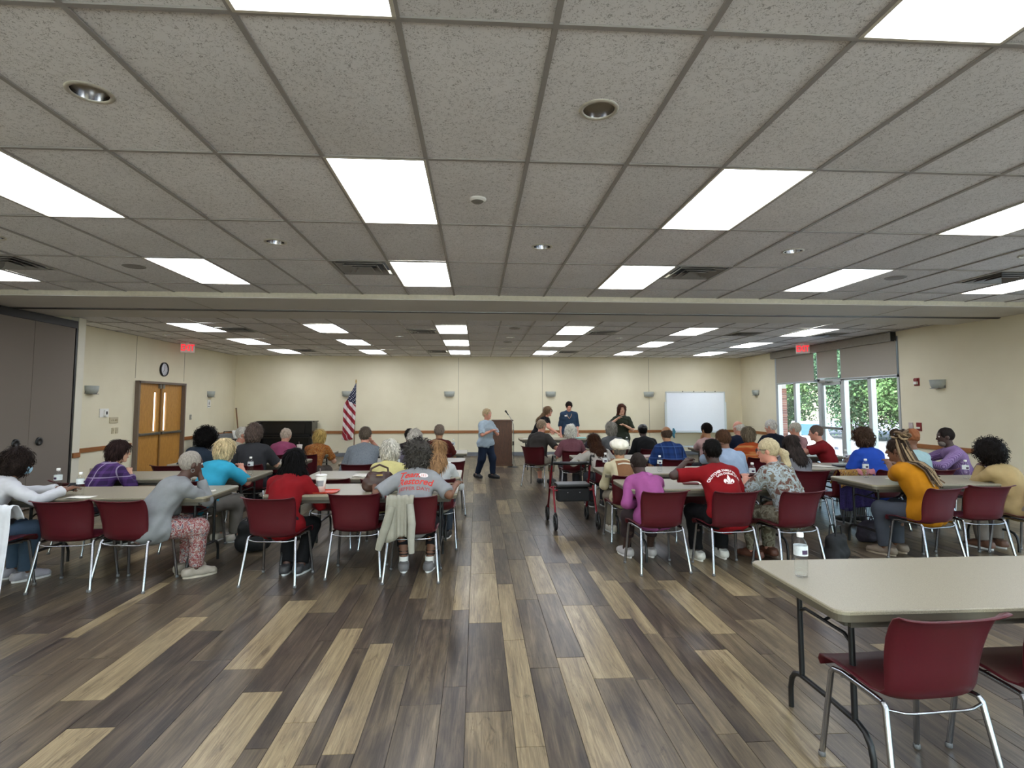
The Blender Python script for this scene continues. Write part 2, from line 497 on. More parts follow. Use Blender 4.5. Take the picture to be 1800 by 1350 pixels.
def tile_mesh(w, d, sag, hole=0.0):
    V, F = [], []
    if hole:
        n = 24; ring = []
        for k in range(n):
            a = 2 * math.pi * k / n; c, s = math.cos(a), math.sin(a)
            t = min(w / 2 / max(abs(c), 1e-6), d / 2 / max(abs(s), 1e-6))
            V.append((hole * c, hole * s, -sag)); V.append((c * t, s * t, 0)); V.append((hole * c, hole * s, .016))
        for k in range(n):
            a, b = 3 * k, 3 * ((k + 1) % n)
            F += [(a, a + 1, b + 1, b), (a, b, b + 2, a + 2)]
        # fill the rectangle corners
        o = len(V)
        for sx in (-1, 1):
            for sy in (-1, 1):
                V.append((sx * w / 2, sy * d / 2, 0))
                ang = math.atan2(sy * d / 2, sx * w / 2) % (2 * math.pi)
                k = int(ang / (2 * math.pi) * n); F.append((3 * k + 1, len(V) - 1, 3 * ((k + 1) % n) + 1))
    else:
        nx, ny = 3, 4
        for j in range(ny + 1):
            for i in range(nx + 1):
                u, v = 2 * i / nx - 1, 2 * j / ny - 1
                V.append((u * w / 2, v * d / 2, -sag * (1 - u * u) * (1 - v * v) * 1.4))
        for j in range(ny):
            for i in range(nx):
                a = j * (nx + 1) + i; F.append((a, a + nx + 1, a + nx + 2, a + 1))
    return mesh_np('tile', V, F, (M_TILE,), not hole)
TCACHE = {}
def tile(parent, x0, x1, y0, y1, hole=0.0):
    w, d = round(x1 - x0 - .004, 3), round(y1 - y0 - .004, 3)
    if w < .05 or d < .05: return
    sag = rng.choice((0.0, .004, .008, .013)) if not hole else .0
    k = (w, d, sag, hole)
    if k not in TCACHE: TCACHE[k] = tile_mesh(w, d, sag, hole)
    obj('tile', TCACHE[k], parent, ((x0 + x1) / 2, (y0 + y1) / 2, CEIL + rng.uniform(0, .004)))

def xsplit(o, lo, hi):
    i0 = math.floor((lo - o) / TW); out = []
    for i in range(i0, math.ceil((hi - o) / TW)):
        a, b = max(lo, o + i * TW), min(hi, o + (i + 1) * TW)
        if b - a > .03: out.append((i, a, b))
    return out
LIGHTS, VENTS, CANS, SPKS = [], [], [], []
def tees(parent, o, lo, hi, y0, y1, rows):
    for i, a, b in xsplit(o, lo, hi) + [(99, hi, hi)]:
        MB().box((a, (y0 + y1) / 2, CEIL - .004), (.024, y1 - y0, .008)).build('main_tee', M_TEE, parent)
    for y in rows:
        MB().box(((lo + hi) / 2, y, CEIL - .0035), (hi - lo, .024, .0085)).build('cross_tee', M_TEE, parent)

XLF = XP - .12
ceil_f = struct('ceiling', MB().box(((XLF + XR) / 2, (YF + SOF0) / 2, CEIL + .09), (XR - XLF, SOF0 - YF, .04)), M_PIL)
rows_f = [GY + TL * j for j in range(-5, 5)]
vis_rows = [j for j in range(-1, 5)]
for j in range(-5, 5):
    y0, y1 = GY + TL * j, min(GY + TL * (j + 1), SOF0)
    for i, a, b in xsplit(GX, XLF, XR):
        isl = (j % 2 == 1 or j in (-1, -3, -5)) and i % 4 == 0 and b - a > .55
        if isl: LIGHTS.append((a, b, y0, y1, j, i)); continue
        if j < -1: continue
        if j == 3 and i in (-7, -1, 5, 11):
            VENTS.append(((a + b) / 2, y0 + .305, i)); tile(ceil_f, a, b, y0 + .61, y1); continue
        if j in (0, 2) and i % 4 == 2 and b - a > .5:
            CANS.append(((a + b) / 2, (y0 + y1) / 2, j, i)); tile(ceil_f, a, b, y0, y1, .082); continue
        if j == 3 and i in (-5, 2, 9): SPKS.append(((a + b) / 2, y0 + .40, j, i))
        tile(ceil_f, a, b, y0, y1)
# the part of the ceiling behind the lens
m = MB()
for j in range(-5, -1):
    for i, a, b in xsplit(GX, XLF, XR):
        if (j % 2 == 1) and i % 4 == 0 and b - a > .55: continue
        y0, y1 = GY + TL * j, GY + TL * (j + 1)
        m.add([(a + .002, y0 + .002, CEIL), (b - .002, y0 + .002, CEIL), (b - .002, y1 - .002, CEIL), (a + .002, y1 - .002, CEIL)], [(0, 3, 2, 1)])
m.build('tiles_behind_lens', M_TILE, ceil_f, kind='stuff')
tees(ceil_f, GX, XLF, XR, YF, SOF0, rows_f)

ceil_b = struct('ceiling', MB().box(((XL + XR) / 2, (SOF1 + YB) / 2, CEIL + .09), (XR - XL, YB - SOF1, .04)), M_PIL)
rows_b = [SOF1] + [BY + TL * k for k in range(6)] + [YB]
for k in range(len(rows_b) - 1):
    y0, y1 = rows_b[k], rows_b[k + 1]
    for i, a, b in xsplit(BX, XL, XR):
        if k in (1, 3, 5) and i % 4 == 0 and b - a > .5: LIGHTS.append((a, b, y0, y1, 10 + k, i)); continue
        if k == 1 and i in (-7, -1, 5, 10, 13) and b - a > .5:
            VENTS.append(((a + b) / 2, y0 + .90, i + 100)); tile(ceil_b, a, b, y0, y0 + .59); continue
        if k == 5 and i in (-7, -1, 5, 12) and b - a > .5:
            VENTS.append(((a + b) / 2, y0 + .305, i + 200)); tile(ceil_b, a, b, y0 + .61, y1); continue
        if k in (2, 4) and i % 4 == 2 and b - a > .5:
            CANS.append(((a + b) / 2, (y0 + y1) / 2, 10 + k, i)); tile(ceil_b, a, b, y0, y1, .082); continue
        if (k, i) in ((1, 2), (1, -5), (3, 2), (1, 8), (3, 8)): SPKS.append(((a + b) / 2, y0 + .33, 10 + k, i))
        tile(ceil_b, a, b, y0, y1)
tees(ceil_b, BX, XL, XR, SOF1, YB, rows_b[1:-1])

# dropped soffit with the partition track
M_SOFFIT = mk('soffit_paint', '#d2cfc8', .7, var=.03, kind='World', vscale=2)
soffit = struct('trim_8', MB().box(((XL + XR) / 2, (SOF0 + SOF1) / 2, 3.05), (XR - XL, SOF1 - SOF0, .10)), M_SOFFIT)
MB().box(((XL + XR) / 2, SOF0 - .008, 3.04), (XR - XL, .016, .06)).build('edge_trim', mk('soffit_edge', '#cfcab8', .6), soffit)
MB().box(((XL + XR) / 2, 8.46, 2.992), (XR - XL, .05, .02)).build('track', M_TEED, soffit)
MB().box(((XL + XR) / 2, 8.425, 2.994), (XR - XL, .012, .014)).box(((XL + XR) / 2, 8.495, 2.994), (XR - XL, .012, .014)).build('track_lip', M_STEEL, soffit)
for x in (1.25, -3.9, 6.3):
    MB().box((x, (SOF0 + SOF1) / 2, 2.999), (.01, SOF1 - SOF0, .004)).build('panel_seam', M_SEAM, soffit)

# ceiling fixtures ---------------------------------------------------
M_LENS = mk_emit('panel_lens', '#eef4ff', LAMP, band=True)
M_FRAME = mk('lens_frame', '#cfc9ba', .4)
lm = MB().box((0, 0, 0), (.575, 1.185, .006)).mesh('diffuser', M_LENS)
fm = MB()
for sx in (-1, 1): fm.box((sx * .2955, 0, 0), (.016, 1.21, .014))
for sy in (-1, 1): fm.box((0, sy * .599, 0), (.605, .014, .014))
fm = fm.mesh('frame', M_FRAME)
lcols = sorted({round(a, 2) for a, b, y0, y1, j, i in LIGHTS if j < 9}); bcols = sorted({round(a, 2) for a, b, y0, y1, j, i in LIGHTS if j > 9})
ORD = ['first', 'second', 'third', 'fourth', 'fifth', 'sixth', 'seventh', 'eighth']
rowname = {3: 'just before the soffit', 1: 'one row before the soffit row', -1: 'nearest the camera', -3: 'behind the camera', -5: 'far behind the camera',
           11: 'just past the soffit', 13: 'middle of the far ceiling', 15: 'close to the back wall'}
for a, b, y0, y1, j, i in LIGHTS:
    k = (lcols if j < 9 else bcols).index(round(a, 2))
    t = thing('ceiling_light', 'glowing panel light %s, %s from the left' % (rowname[j], ORD[k]), 'light', ((a + b) / 2, (y0 + y1) / 2, CEIL - .006), 0, 'panel lights in the ceiling grid')
    obj('diffuser', lm, t, (0, 0, .008)); obj('frame', fm, t, (0, 0, .003))
M_VENT = mk('vent_metal', '#8c8a86', .4, .3, var=.05); M_VDARK = mk('duct_dark', '#141414', .9)
def vent_meshes():
    bk = MB().box((0, 0, .05), (.56, .56, .01)).mesh('duct', M_VDARK)
    fr = MB()
    for s in (-1, 1): fr.box((s * .288, 0, 0), (.03, .606, .012)).box((0, s * .288, 0), (.546, .03, .012))
    fr = fr.mesh('frame', M_VENT); rings = []
    for r0, dz in ((.25, -.012), (.18, -.016), (.11, -.02)):
        q = MB(); 
        V = [(sx * (r0 + o), sy * (r0 + o), z) for o, z in ((.0, dz), (-.055, .03), (-.058, .028), (-.003, dz - .004)) for sx, sy in ((-1, -1), (1, -1), (1, 1), (-1, 1))]
        F = [(c * 4 + k, c * 4 + (k + 1) % 4, ((c + 1) % 4) * 4 + (k + 1) % 4, ((c + 1) % 4) * 4 + k) for c in range(4) for k in range(4)]
        rings.append(q.add(V, F).mesh('louver', M_VENT))
    return bk, fr, rings
vb, vf, vr = vent_meshes()
vl = {-7: 'left of the second panel light', -1: 'left of the middle panel light', 5: 'right of the panel light by the aisle', 11: 'near the right wall, before the soffit',
      93: 'far left beyond the soffit', 99: 'beyond the soffit left of the aisle', 105: 'beyond the soffit right of the aisle', 110: 'beyond the soffit in front of the windows', 113: 'beside the window header',
      193: 'near the back wall, far left', 199: 'near the back wall above the flag side', 205: 'near the back wall right of centre', 212: 'near the back right corner'}
for x, y, k in VENTS:
    t = thing('ceiling_vent', 'square louvered air vent ' + vl[k], 'vent', (x, y, CEIL - .004), 0, 'ceiling air vents')
    obj('duct', vb, t); obj('frame', vf, t)
    for q in vr: obj('louver', q, t)
cm = MB().lathe([(.080, 0), (.078, .03), (.07, .10), (.05, .16), (.0, .165)], n=28, cap=False).mesh('reflector', mk('mirror_reflector', '#f0f0f2', .12, 1.0, var=.02))
cr = MB().lathe([(.078, .001), (.080, -.006), (.098, -.004), (.100, .002)], n=28, cap=False).mesh('trim_ring', mk('can_ring', '#c9c5b8', .3, .4))
cb = MB().lathe([(.0, .07), (.022, .075), (.028, .10), (.018, .15)], n=12, cap=False).mesh('bulb', M_WHITE)
for x, y, j, i in CANS:
    rw = {0: 'nearest row', 2: 'second row', 12: 'row past the soffit', 14: 'row nearest the back wall'}[j]
    k = {-10: 'leftmost', -6: 'far left', -2: 'left of centre', 2: 'above the aisle', 6: 'right of centre', 10: 'far right'}.get(i, 'at the wall')
    t = thing('recessed_downlight', 'unlit round chrome downlight %s in the %s' % (k, rw), 'downlight', (x, y, CEIL), 0, 'unlit downlights')
    obj('reflector', cm, t); obj('trim_ring', cr, t); obj('bulb', cb, t)
sm_ = MB().lathe([(.0, -.006), (.095, -.006), (.10, -.002), (.10, .004)], n=28, cap=False).mesh('grille', mk('speaker_mesh', '#8f8b88', .6, var=.15, vscale=400))
sr_ = MB().lathe([(.098, .0), (.10, -.009), (.112, -.006), (.114, .002)], n=28, cap=False).mesh('rim', M_VENT)
for x, y, j, i in SPKS:
    k = {-5: 'left', 2: 'above the aisle', 9: 'right', 8: 'right'}[i]; rw = {3: 'before the soffit', 11: 'just past the soffit', 13: 'in the middle of the far ceiling'}[j]
    t = thing('ceiling_speaker', 'flat round grey speaker grille %s, %s' % (k, rw), 'speaker', (x, y, CEIL), 0, 'ceiling speakers')
    obj('grille', sm_, t); obj('rim', sr_, t)
t = thing('smoke_detector', 'white dome smoke detector on a ceiling tile', 'detector', (0.0, 3.90, CEIL))
MB().lathe([(.0, -.035), (.03, -.034), (.045, -.022)], n=20, cap=False).build('sensor', mk('detector_grey', '#77736c', .5), t)
MB().lathe([(.045, -.024), (.055, -.016), (.062, -.012), (.064, .002)], n=24, cap=False).build('base', M_WHITE, t)

# folding partition parked along the left -----------------------------
M_PART = mk('partition_vinyl', '#7d736a', .85, var=.10, vscale=300, bump=.15, bscale=500)
part = thing('folding_partition', 'tall brown vinyl folding partition along the left side', 'partition', (XP, 0, 0))
yy = [9.76, 8.90, 7.99, 7.08, 6.17, 5.26]
for k in range(5):
    p = MB().box((-.03, (yy[k] + yy[k + 1]) / 2, 1.445), (.06, yy[k] - yy[k + 1] - .008, 2.85), .004).build('panel', M_PART, part)
    if k < 2:
        yc = 9.10 if k == 0 else 8.66
        q = MB().lathe([(.0, .012), (.028, .012), (.034, .02), (.062, .02), (.066, .0)], (0, 0, 0), 24, 'X', cap=False).build('ring_pull', M_BLACK, p)
        q.location = (0, yc, 1.02)
MB().box((-.03, 7.5, 2.93), (.10, 4.56, .12)).build('track_rail', M_TEED, part)
MB().box((-.02, 9.785, 1.445), (.06, .035, 2.85)).build('end_post', M_TEED, part)

# double door on the left wall -----------------------------------------
M_DOORF = mk('door_frame_paint', '#6f6156', .45, var=.05)
M_OAK = mk_wood('door_oak', '#9a6a2c', '#c08c45', (6, 6, 1.2), .4, 'Object', 5)
door_1 = struct('door_1', MB().box((XL + .005, D0 + .025, 1.05), (.17, .05, DH)).box((XL + .005, D1 - .025, 1.05), (.17, .05, DH)).box((XL + .005, (D0 + D1) / 2, DH - .025), (.17, D1 - D0, .05)), M_DOORF)
M_LITE = mk_emit('corridor_glow', '#f4f6f2', 1.25)  # door panes emit by themselves, standing in for light from beyond
dc = (D0 + D1) / 2
for k, (a, b) in enumerate(((D0 + .052, dc - .003), (dc + .003, D1 - .052))):
    s = 1 if k == 0 else -1
    ly = (b - .20) if k == 0 else (a + .20)
    g = MB()       # leaf with a slot cut for its glass
    z0, z1 = .98, 1.86
    g.box((XL - .02, (a + ly - .05) / 2, 1.03), (.045, ly - .05 - a, 2.04)).box((XL - .02, (ly + .05 + b) / 2, 1.03), (.045, b - ly - .05, 2.04))
    g.box((XL - .02, ly, (.01 + z0) / 2), (.045, .10, z0 - .01)).box((XL - .02, ly, (z1 + 2.05) / 2), (.045, .10, 2.05 - z1))
    leaf = g.build('door_leaf', M_OAK, door_1)
    MB().box((XL - .03, ly, (z0 + z1) / 2), (.006, .10, z1 - z0)).build('door_glass', M_LITE, leaf)
    h = MB().box((XL + .055, (a + b) / 2, .93), (.03, b - a - .12, .05), .008).box((XL + .03, a + .09, .93), (.06, .10, .065), .006).box((XL + .03, b - .09, .93), (.06, .10, .065), .006)
    h.build('push_bar', M_STEEL, leaf)
    MB().box((XL + .02, (b - .06) if k == 0 else (a + .06), 2.0), (.05, .08, .10), .006).build('latch', M_STEEL, leaf)
MB().box((XL + .02, dc, 1.03), (.02, .05, 2.04)).build('astragal', mk_wood('astragal', '#6d4a24', '#8a6230', (6, 6, 1)), door_1)

# storefront windows and glass door on the right wall --------------------
M_ALU = mk('anodised', '#b9bfc4', .35, .6, var=.03)
M_PANE = mk_glass('window_pane')
ys = [15.24, 14.36, 13.30, 12.40, 11.52, OY0 + .03]
xg = XR + .06
for k in range(5):
    a, b = ys[k + 1], ys[k]
    isd = k == 2
    nm = 'door_2' if isd else 'window_%d' % (k + 1 if k < 2 else k)
    f = MB()
    fw = .055
    f.box((xg, a + fw / 2, OZ / 2), (.11, fw, OZ)).box((xg, b - fw / 2, OZ / 2), (.11, fw, OZ)).box((xg, (a + b) / 2, OZ - fw / 2), (.11, b - a, fw)).box((xg, (a + b) / 2, .05), (.11, b - a, .10))
    f.box((xg, (a + b) / 2, 2.17), (.11, b - a, .06))
    o = struct(nm, f, M_ALU)
    if isd:
        d = MB()
        d.box((xg, a + .10, 1.10), (.045, .09, 2.06)).box((xg, b - .10, 1.10), (.045, .09, 2.06)).box((xg, (a + b) / 2, 2.09), (.045, b - a - .2, .08)).box((xg, (a + b) / 2, .19), (.045, b - a - .2, .18))
        dl = d.build('door_leaf', M_ALU, o)
        MB().box((xg - .06, (a + b) / 2, 1.02), (.05, b - a - .16, .06), .01).build('push_bar', M_STEEL, dl)
        MB().box((xg - .08, b - .22, 2.13), (.07, .26, .06), .008).box((xg - .08, b - .42, 2.14), (.02, .3, .02)).build('door_closer', M_STEEL, o)
    MB().box((xg, (a + b) / 2, 1.12), (.008, b - a - 2 * fw, 2.0)).build('pane', M_PANE, o)
    MB().box((xg, (a + b) / 2, 2.55), (.008, b - a - 2 * fw, .72)).build('pane', M_PANE, o)
for k in range(8):  # added out-of-view panes on the right wall, letting more daylight in
    a, b = NY0 + (NY1 - NY0) * k / 8, NY0 + (NY1 - NY0) * (k + 1) / 8
    f = MB().box((xg, a + .03, OZ / 2), (.11, .06, OZ)).box((xg, b - .03, OZ / 2), (.11, .06, OZ)).box((xg, (a + b) / 2, OZ - .03), (.11, b - a, .06)).box((xg, (a + b) / 2, .05), (.11, b - a, .10)).box((xg, (a + b) / 2, 2.17), (.11, b - a, .06))
    o = struct('window_%d' % (k + 5), f, M_ALU)
    MB().box((xg, (a + b) / 2, 1.12), (.008, b - a - .12, 2.0)).build('pane', M_PANE, o)
    MB().box((xg, (a + b) / 2, 2.55), (.008, b - a - .12, .72)).build('pane', M_PANE, o)
for k in range(10):  # added panes behind the lens, unseen, to brighten the room with daylight
    a, b = wb0 + (wb1 - wb0) * k / 10, wb0 + (wb1 - wb0) * (k + 1) / 10; yg = YF - .06
    f = MB().box((a + .03, yg, OZ / 2), (.06, .11, OZ)).box((b - .03, yg, OZ / 2), (.06, .11, OZ)).box(((a + b) / 2, yg, OZ - .03), (b - a, .11, .06)).box(((a + b) / 2, yg, .05), (b - a, .11, .10))
    o = struct('window_%d' % (k + 13), f, M_ALU)
    MB().box(((a + b) / 2, yg, 1.52), (b - a - .12, .008, 2.8)).build('pane', M_PANE, o)
struct('trim_9', MB().box((XR + .06, OY1 - .03, OZ / 2), (.12, .06, OZ)), M_ALU)
# roller shades
M_SHADE = mk('shade_cloth', '#a49d92', .9, var=.04, vscale=400)
sh = thing('roller_shade', 'wide taupe roller shade box with header above the glass doors', 'shade', (XR, 0, 0))
MB().box((-.06, (10.70 + 15.34) / 2, 2.96), (.10, 15.34 - 10.70, .18), .004).build('fascia', mk('fascia', '#8f897f', .6), sh)
MB().box((-.06, 10.69, 2.96), (.11, .012, .19)).build('end_cap', M_BLACK, sh)
for lab, a, b, z in (('left', 13.42, 15.16, 2.17), ('door', 12.50, 13.27, 2.22), ('right', 10.66, 12.38, 2.18)):
    t = thing('shade_panel', {'left': 'taupe shade lowered over the two far panes', 'door': 'narrow taupe shade over the glass door', 'right': 'taupe shade lowered over the two nearer panes'}[lab], 'shade', (XR - .035, (a + b) / 2, 0), 0, 'lowered window shades')
    MB().box((0, 0, (z + 2.88) / 2), (.004, b - a, 2.88 - z)).build('cloth', M_SHADE, t)
    MB().box((0, 0, z), (.014, b - a, .022), .004).build('hem_bar', M_ALU, t)

# ================================================================== OUTSIDE
M_CONC = mk('concrete', '#c4c1ba', .85, var=.08, vscale=.8, kind='World')
g = MB()
prof = [(8.64, -.04), (11.5, -.12), (14.5, -.40)]
lot = [(14.5, -.40), (20, -.80), (30, -1.06), (90, -1.3)]
V, F = [], []
for x, z in prof:
    V += [(x, -4.3, z), (x, 90, z)]
for i in range(len(prof) - 1): F.append((2 * i, 2 * i + 2, 2 * i + 3, 2 * i + 1))
g.add(V, F)
g.add([(-60, -60, -.12), (90, -60, -.12), (90, -4.3, -.12), (-60, -4.3, -.12)], [(0, 1, 2, 3)])
struct('ground', g, M_CONC)
g = MB(); V, F = [], []
for x, z in lot: V += [(x, -4.3, z), (x, 90, z)]
for i in range(len(lot) - 1): F.append((2 * i, 2 * i + 2, 2 * i + 3, 2 * i + 1))
struct('parking_lot', g.add(V, F), mk('asphalt', '#77757a', .9, var=.1, kind='World', vscale=3))
pier = thing('brick_pier', 'red brick pier outside the far window pane', 'pier', (9.28, 16.95, -.1))
M_BRICK = [mk('brick_%s' % n, c, .85, var=.12, vscale=25) for n, c in (('red', '#8d5546'), ('brown', '#7c4a3d'), ('pale', '#a06a58'))]
MB().box((0, 0, 1.6), (.58, .58, 3.2)).build('mortar_core', mk('mortar', '#b7afa3', .9), pier)
bms = [MB().box((0, 0, 0), (.195, .012, .06), .002).mesh('brick', m) for m in M_BRICK]
for r in range(30):
    for side in range(2):
        for k in range(3):
            p = (-.2 + k * .2, -.294, .05 + r * .072) if side == 0 else (-.294, -.2 + k * .2, .05 + r * .072)
            o = obj('brick', rng.choice(bms), pier, p)
            if side: o.rotation_euler = (0, 0, math.pi / 2)
M_LEAF = [mk('leaf_%d' % i, c, .7, var=.3, vscale=2, kind='World') for i, c in enumerate(('#4e6e3c', '#66824a', '#3d5c3c'))]
M_BARK = mk('bark', '#5b4a3c', .9, var=.2)
def tree(x, y, h, rad, k, label, seed):
    rn = np.random.RandomState(seed)
    t = thing('tree', label, 'tree', (x, y, -1.2), 0, 'trees across the parking lot')
    MB().tube([(0, 0, 0), (.1, 0, h * .35), (0, .1, h * .7)], [.22, .17, .08], 8).build('trunk', M_BARK, t)
    n = 17000
    cl = rn.normal(size=(34, 3)); cl /= np.linalg.norm(cl, axis=1)[:, None]
    cl *= rn.uniform(.45, 1, (34, 1)); cl = cl * np.array([rad, rad, h * .47]) + np.array([0, 0, h * .55])
    c = cl[rn.randint(0, 34, n)] + rn.normal(size=(n, 3)) * rad * .20
    c[:, 2] = np.maximum(c[:, 2], .2)
    a = rn.normal(size=(n, 3)); a /= np.linalg.norm(a, axis=1)[:, None]
    b = np.cross(a, rn.normal(size=(n, 3))); b /= np.linalg.norm(b, axis=1)[:, None]
    s = rn.uniform(.07, .15, (n, 1))
    V = np.stack([c - a * s, c - b * s * .55, c + a * s, c + b * s * .55], 1).reshape(-1, 3)
    me = mesh_np('foliage', V, np.arange(4 * n).reshape(n, 4), (M_LEAF[k],), False)
    obj('foliage', me, t)
tl = ['behind the white SUV roof', 'leftmost, beside the brick pier', 'behind the glass door', 'right of the door', 'behind the silver car', 'rightmost seen in the panes',
      'between the SUV and the door', 'far right beyond the panes', 'far left beyond the pier', 'in the second line', 'tall in the back line, left', 'tall in the back line, centre', 'tall in the back line, right', 'tall in the back line, far right']
for k, (x, y, h, rad) in enumerate(((25, 46, 9, 3.6), (21.5, 49, 9, 3.4), (27, 39, 8.5, 3.6), (29, 34, 9, 3.6), (32.5, 30.5, 9, 3.8), (34, 25.5, 9, 3.8), (23, 42.5, 6, 2.8), (36, 20, 9, 3.8), (17, 52, 9, 3.6), (31, 38, 10, 4), (27, 52, 12, 4.5), (33, 46, 12, 4.5), (38, 39, 12, 4.5), (41, 31, 12, 4.5))):
    tree(x, y, h, rad, k % 3, 'leafy green tree ' + tl[k], 50 + k)
def car(x, y, rz, paint, label, suv=True):
    t = thing('car', label, 'car', (x, y, -1.06), rz)
    H = 1.72 if suv else 1.45; L = 4.6; w = .92
    low = [(-2.3, .35), (-2.3, .75), (-2.15, .95), (-1.1, 1.02), (1.9, 1.02), (2.25, .9), (2.3, .6), (2.25, .35)]
    b = MB().prism(low, -w, w, 'Y'); b.build('body', paint, t)
    top = [(-1.15, 1.0), (-.35, H - .08), (.2, H), (1.55, H - .02), (2.05, 1.0)] if suv else [(-1.0, 1.0), (-.2, H - .05), (.3, H), (1.0, H - .04), (1.8, 1.0)]
    V = []
    for s in (-1, 1):
        for (px, pz) in top: V.append((px, s * (w - .04 - (.14 if pz > 1.05 else 0)), pz))
    n = len(top); F = [tuple(range(n)), tuple(range(2 * n - 1, n - 1, -1))] + [(i, i + n, i + 1 + n, i + 1) for i in range(n - 1)]
    MB().add(V, F).build('cabin', paint, t)
    gl = mk('car_glass', '#3b5566', .08, var=.05)
    for s in (-1, 1):
        sh_ = .93 * 1
        q = MB().add([(-.85, s * (w - .035), 1.06), (.25, s * (w - .035), 1.06), (.25, s * (w - .165), H - .14), (-.28, s * (w - .165), H - .14)], [(0, 1, 2, 3)])
        q.add([(.34, s * (w - .035), 1.06), (1.75, s * (w - .035), 1.06), (1.45, s * (w - .165), H - .14), (.34, s * (w - .165), H - .14)], [(0, 1, 2, 3)])
        o = q.build('side_windows', gl, t)
        o.location = (0, s * .006, 0)
    MB().add([(-1.13, -.74, 1.05), (-1.13, .74, 1.05), (-.42, .66, H - .12), (-.42, -.66, H - .12)], [(0, 1, 2, 3)]).build('windscreen', gl, t, loc=(-.03, 0, .02))
    for px in (-1.4, 1.45):
        for s in (-1, 1):
            wh = MB().lathe([(.0, -.11), (.33, -.11), (.35, -.06), (.35, .06), (.33, .11), (.0, .11)], (px, s * .84, .35), 24, 'Y').build('wheel', M_BLACK, t)
            MB().lathe([(.0, -.02), (.20, -.015), (.21, .0)], (px, s * .955, .35), 16, 'Y', cap=False).build('hubcap', M_STEEL, wh)
M_CARW = mk('white_car_paint', '#eceef0', .25, var=.02)
car(17.6, 28.6, R(62), M_CARW, 'white SUV parked outside behind the glass door')
car(24.5, 27.5, R(62), mk('silver_car_paint', '#aeb6be', .25, .4, var=.02), 'silver car parked outside behind the nearer pane', False)

# ================================================================== WALL FITTINGS
M_SCON = mk('sconce_glass', '#9ea39c', .5, var=.05)
sm = MB().lathe([(.10, -.10), (.13, -.085), (.155, -.03), (.165, .06), (.16, .06), (.15, -.03), (.12, -.08)], n=20, cap=False, a0=math.pi, a1=2 * math.pi)
sm.v = [(x, y * .75, z) for x, y, z in sm.v]
sm = sm.mesh('shade', M_SCON)
sb = MB().box((0, -.01, -.02), (.30, .02, .14), .004).box((0, -.055, -.095), (.18, .10, .012), .003).mesh('mount', M_STEEL)
def sconce(x, y, z, rz, lab):
    t = thing('wall_sconce', lab, 'sconce', (x, y, z), rz, 'half bowl wall sconces')
    obj('shade', sm, t); obj('mount', sb, t)
for x, l in ((-3.95, 'grey half-bowl sconce left of the flag'), (-.84, 'grey half-bowl sconce left of the lectern'), (2.32, 'grey half-bowl sconce above the head table'), (5.45, 'grey half-bowl sconce left of the whiteboard')):
    sconce(x, YB, 1.92, 0, l)
sconce(XL, 11.02, 1.88, math.pi / 2, 'grey half-bowl sconce left of the double door')
sconce(XL, 15.76, 1.88, math.pi / 2, 'grey half-bowl sconce right of the double door')
sconce(XR, 9.70, 1.98, -math.pi / 2, 'grey half-bowl sconce beside the red fire strobe')
sconce(XR, 16.38, 1.95, -math.pi / 2, 'grey half-bowl sconce in the right corner past the windows')

t = thing('wall_clock', 'round black-rimmed clock above the double door', 'clock', (XL, 13.45, 2.40), math.pi / 2)
MB().lathe([(.13, -.005), (.155, -.045), (.165, -.035), (.165, .0)], (0, 0, 0), 32, 'Y', cap=False).build('rim', M_BLACK, t)
f = MB().lathe([(.0, -.02), (.145, -.02), (.15, .0)], (0, 0, 0), 32, 'Y', cap=False).build('face', mk('clock_face', '#dcdde2', .5), t)
h = MB()
for k in range(12):
    a = k * math.pi / 6; h.box((.125 * math.sin(a), -.022, .125 * math.cos(a)), (.006, .002, .022), rot=(0, a, 0))
h.build('hour_marks', M_BLACK, f)
for nm, a, L in (('hour_hand', R(215), .07), ('minute_hand', R(5), .11)):
    MB().box((math.sin(a) * L / 2, -.026, math.cos(a) * L / 2), (.008, .003, L), rot=(0, a, 0)).build(nm, M_BLACK, t)

M_EXITR = mk_emit('exit_red', '#d8202c', .9)
def exit_sign(x, y, z, rz, lab):
    t = thing('exit_sign', lab, 'exit sign', (x, y, z), rz, 'red and white exit signs')
    MB().box((0, 0, 0), (.30, .045, .22), .006).build('housing', mk('exit_housing', '#e9dcd8', .5), t)
    MB().box((0, 0, .13), (.06, .03, .06)).build('mount', M_WHITE, t)
    V, F = text_geo('EXIT', .15, bold=.004)
    for s in (-1, 1):
        m = MB().add([(-s * v.x * .92, s * .026, v.y * 1.35) for v in V], F)
        m.build('lettering', M_EXITR, t)
exit_sign(-6.90, 13.7, 2.93, R(18), 'red EXIT sign hanging near the double door')
exit_sign(7.98, 13.1, 2.94, R(-22), 'red EXIT sign hanging before the window header')

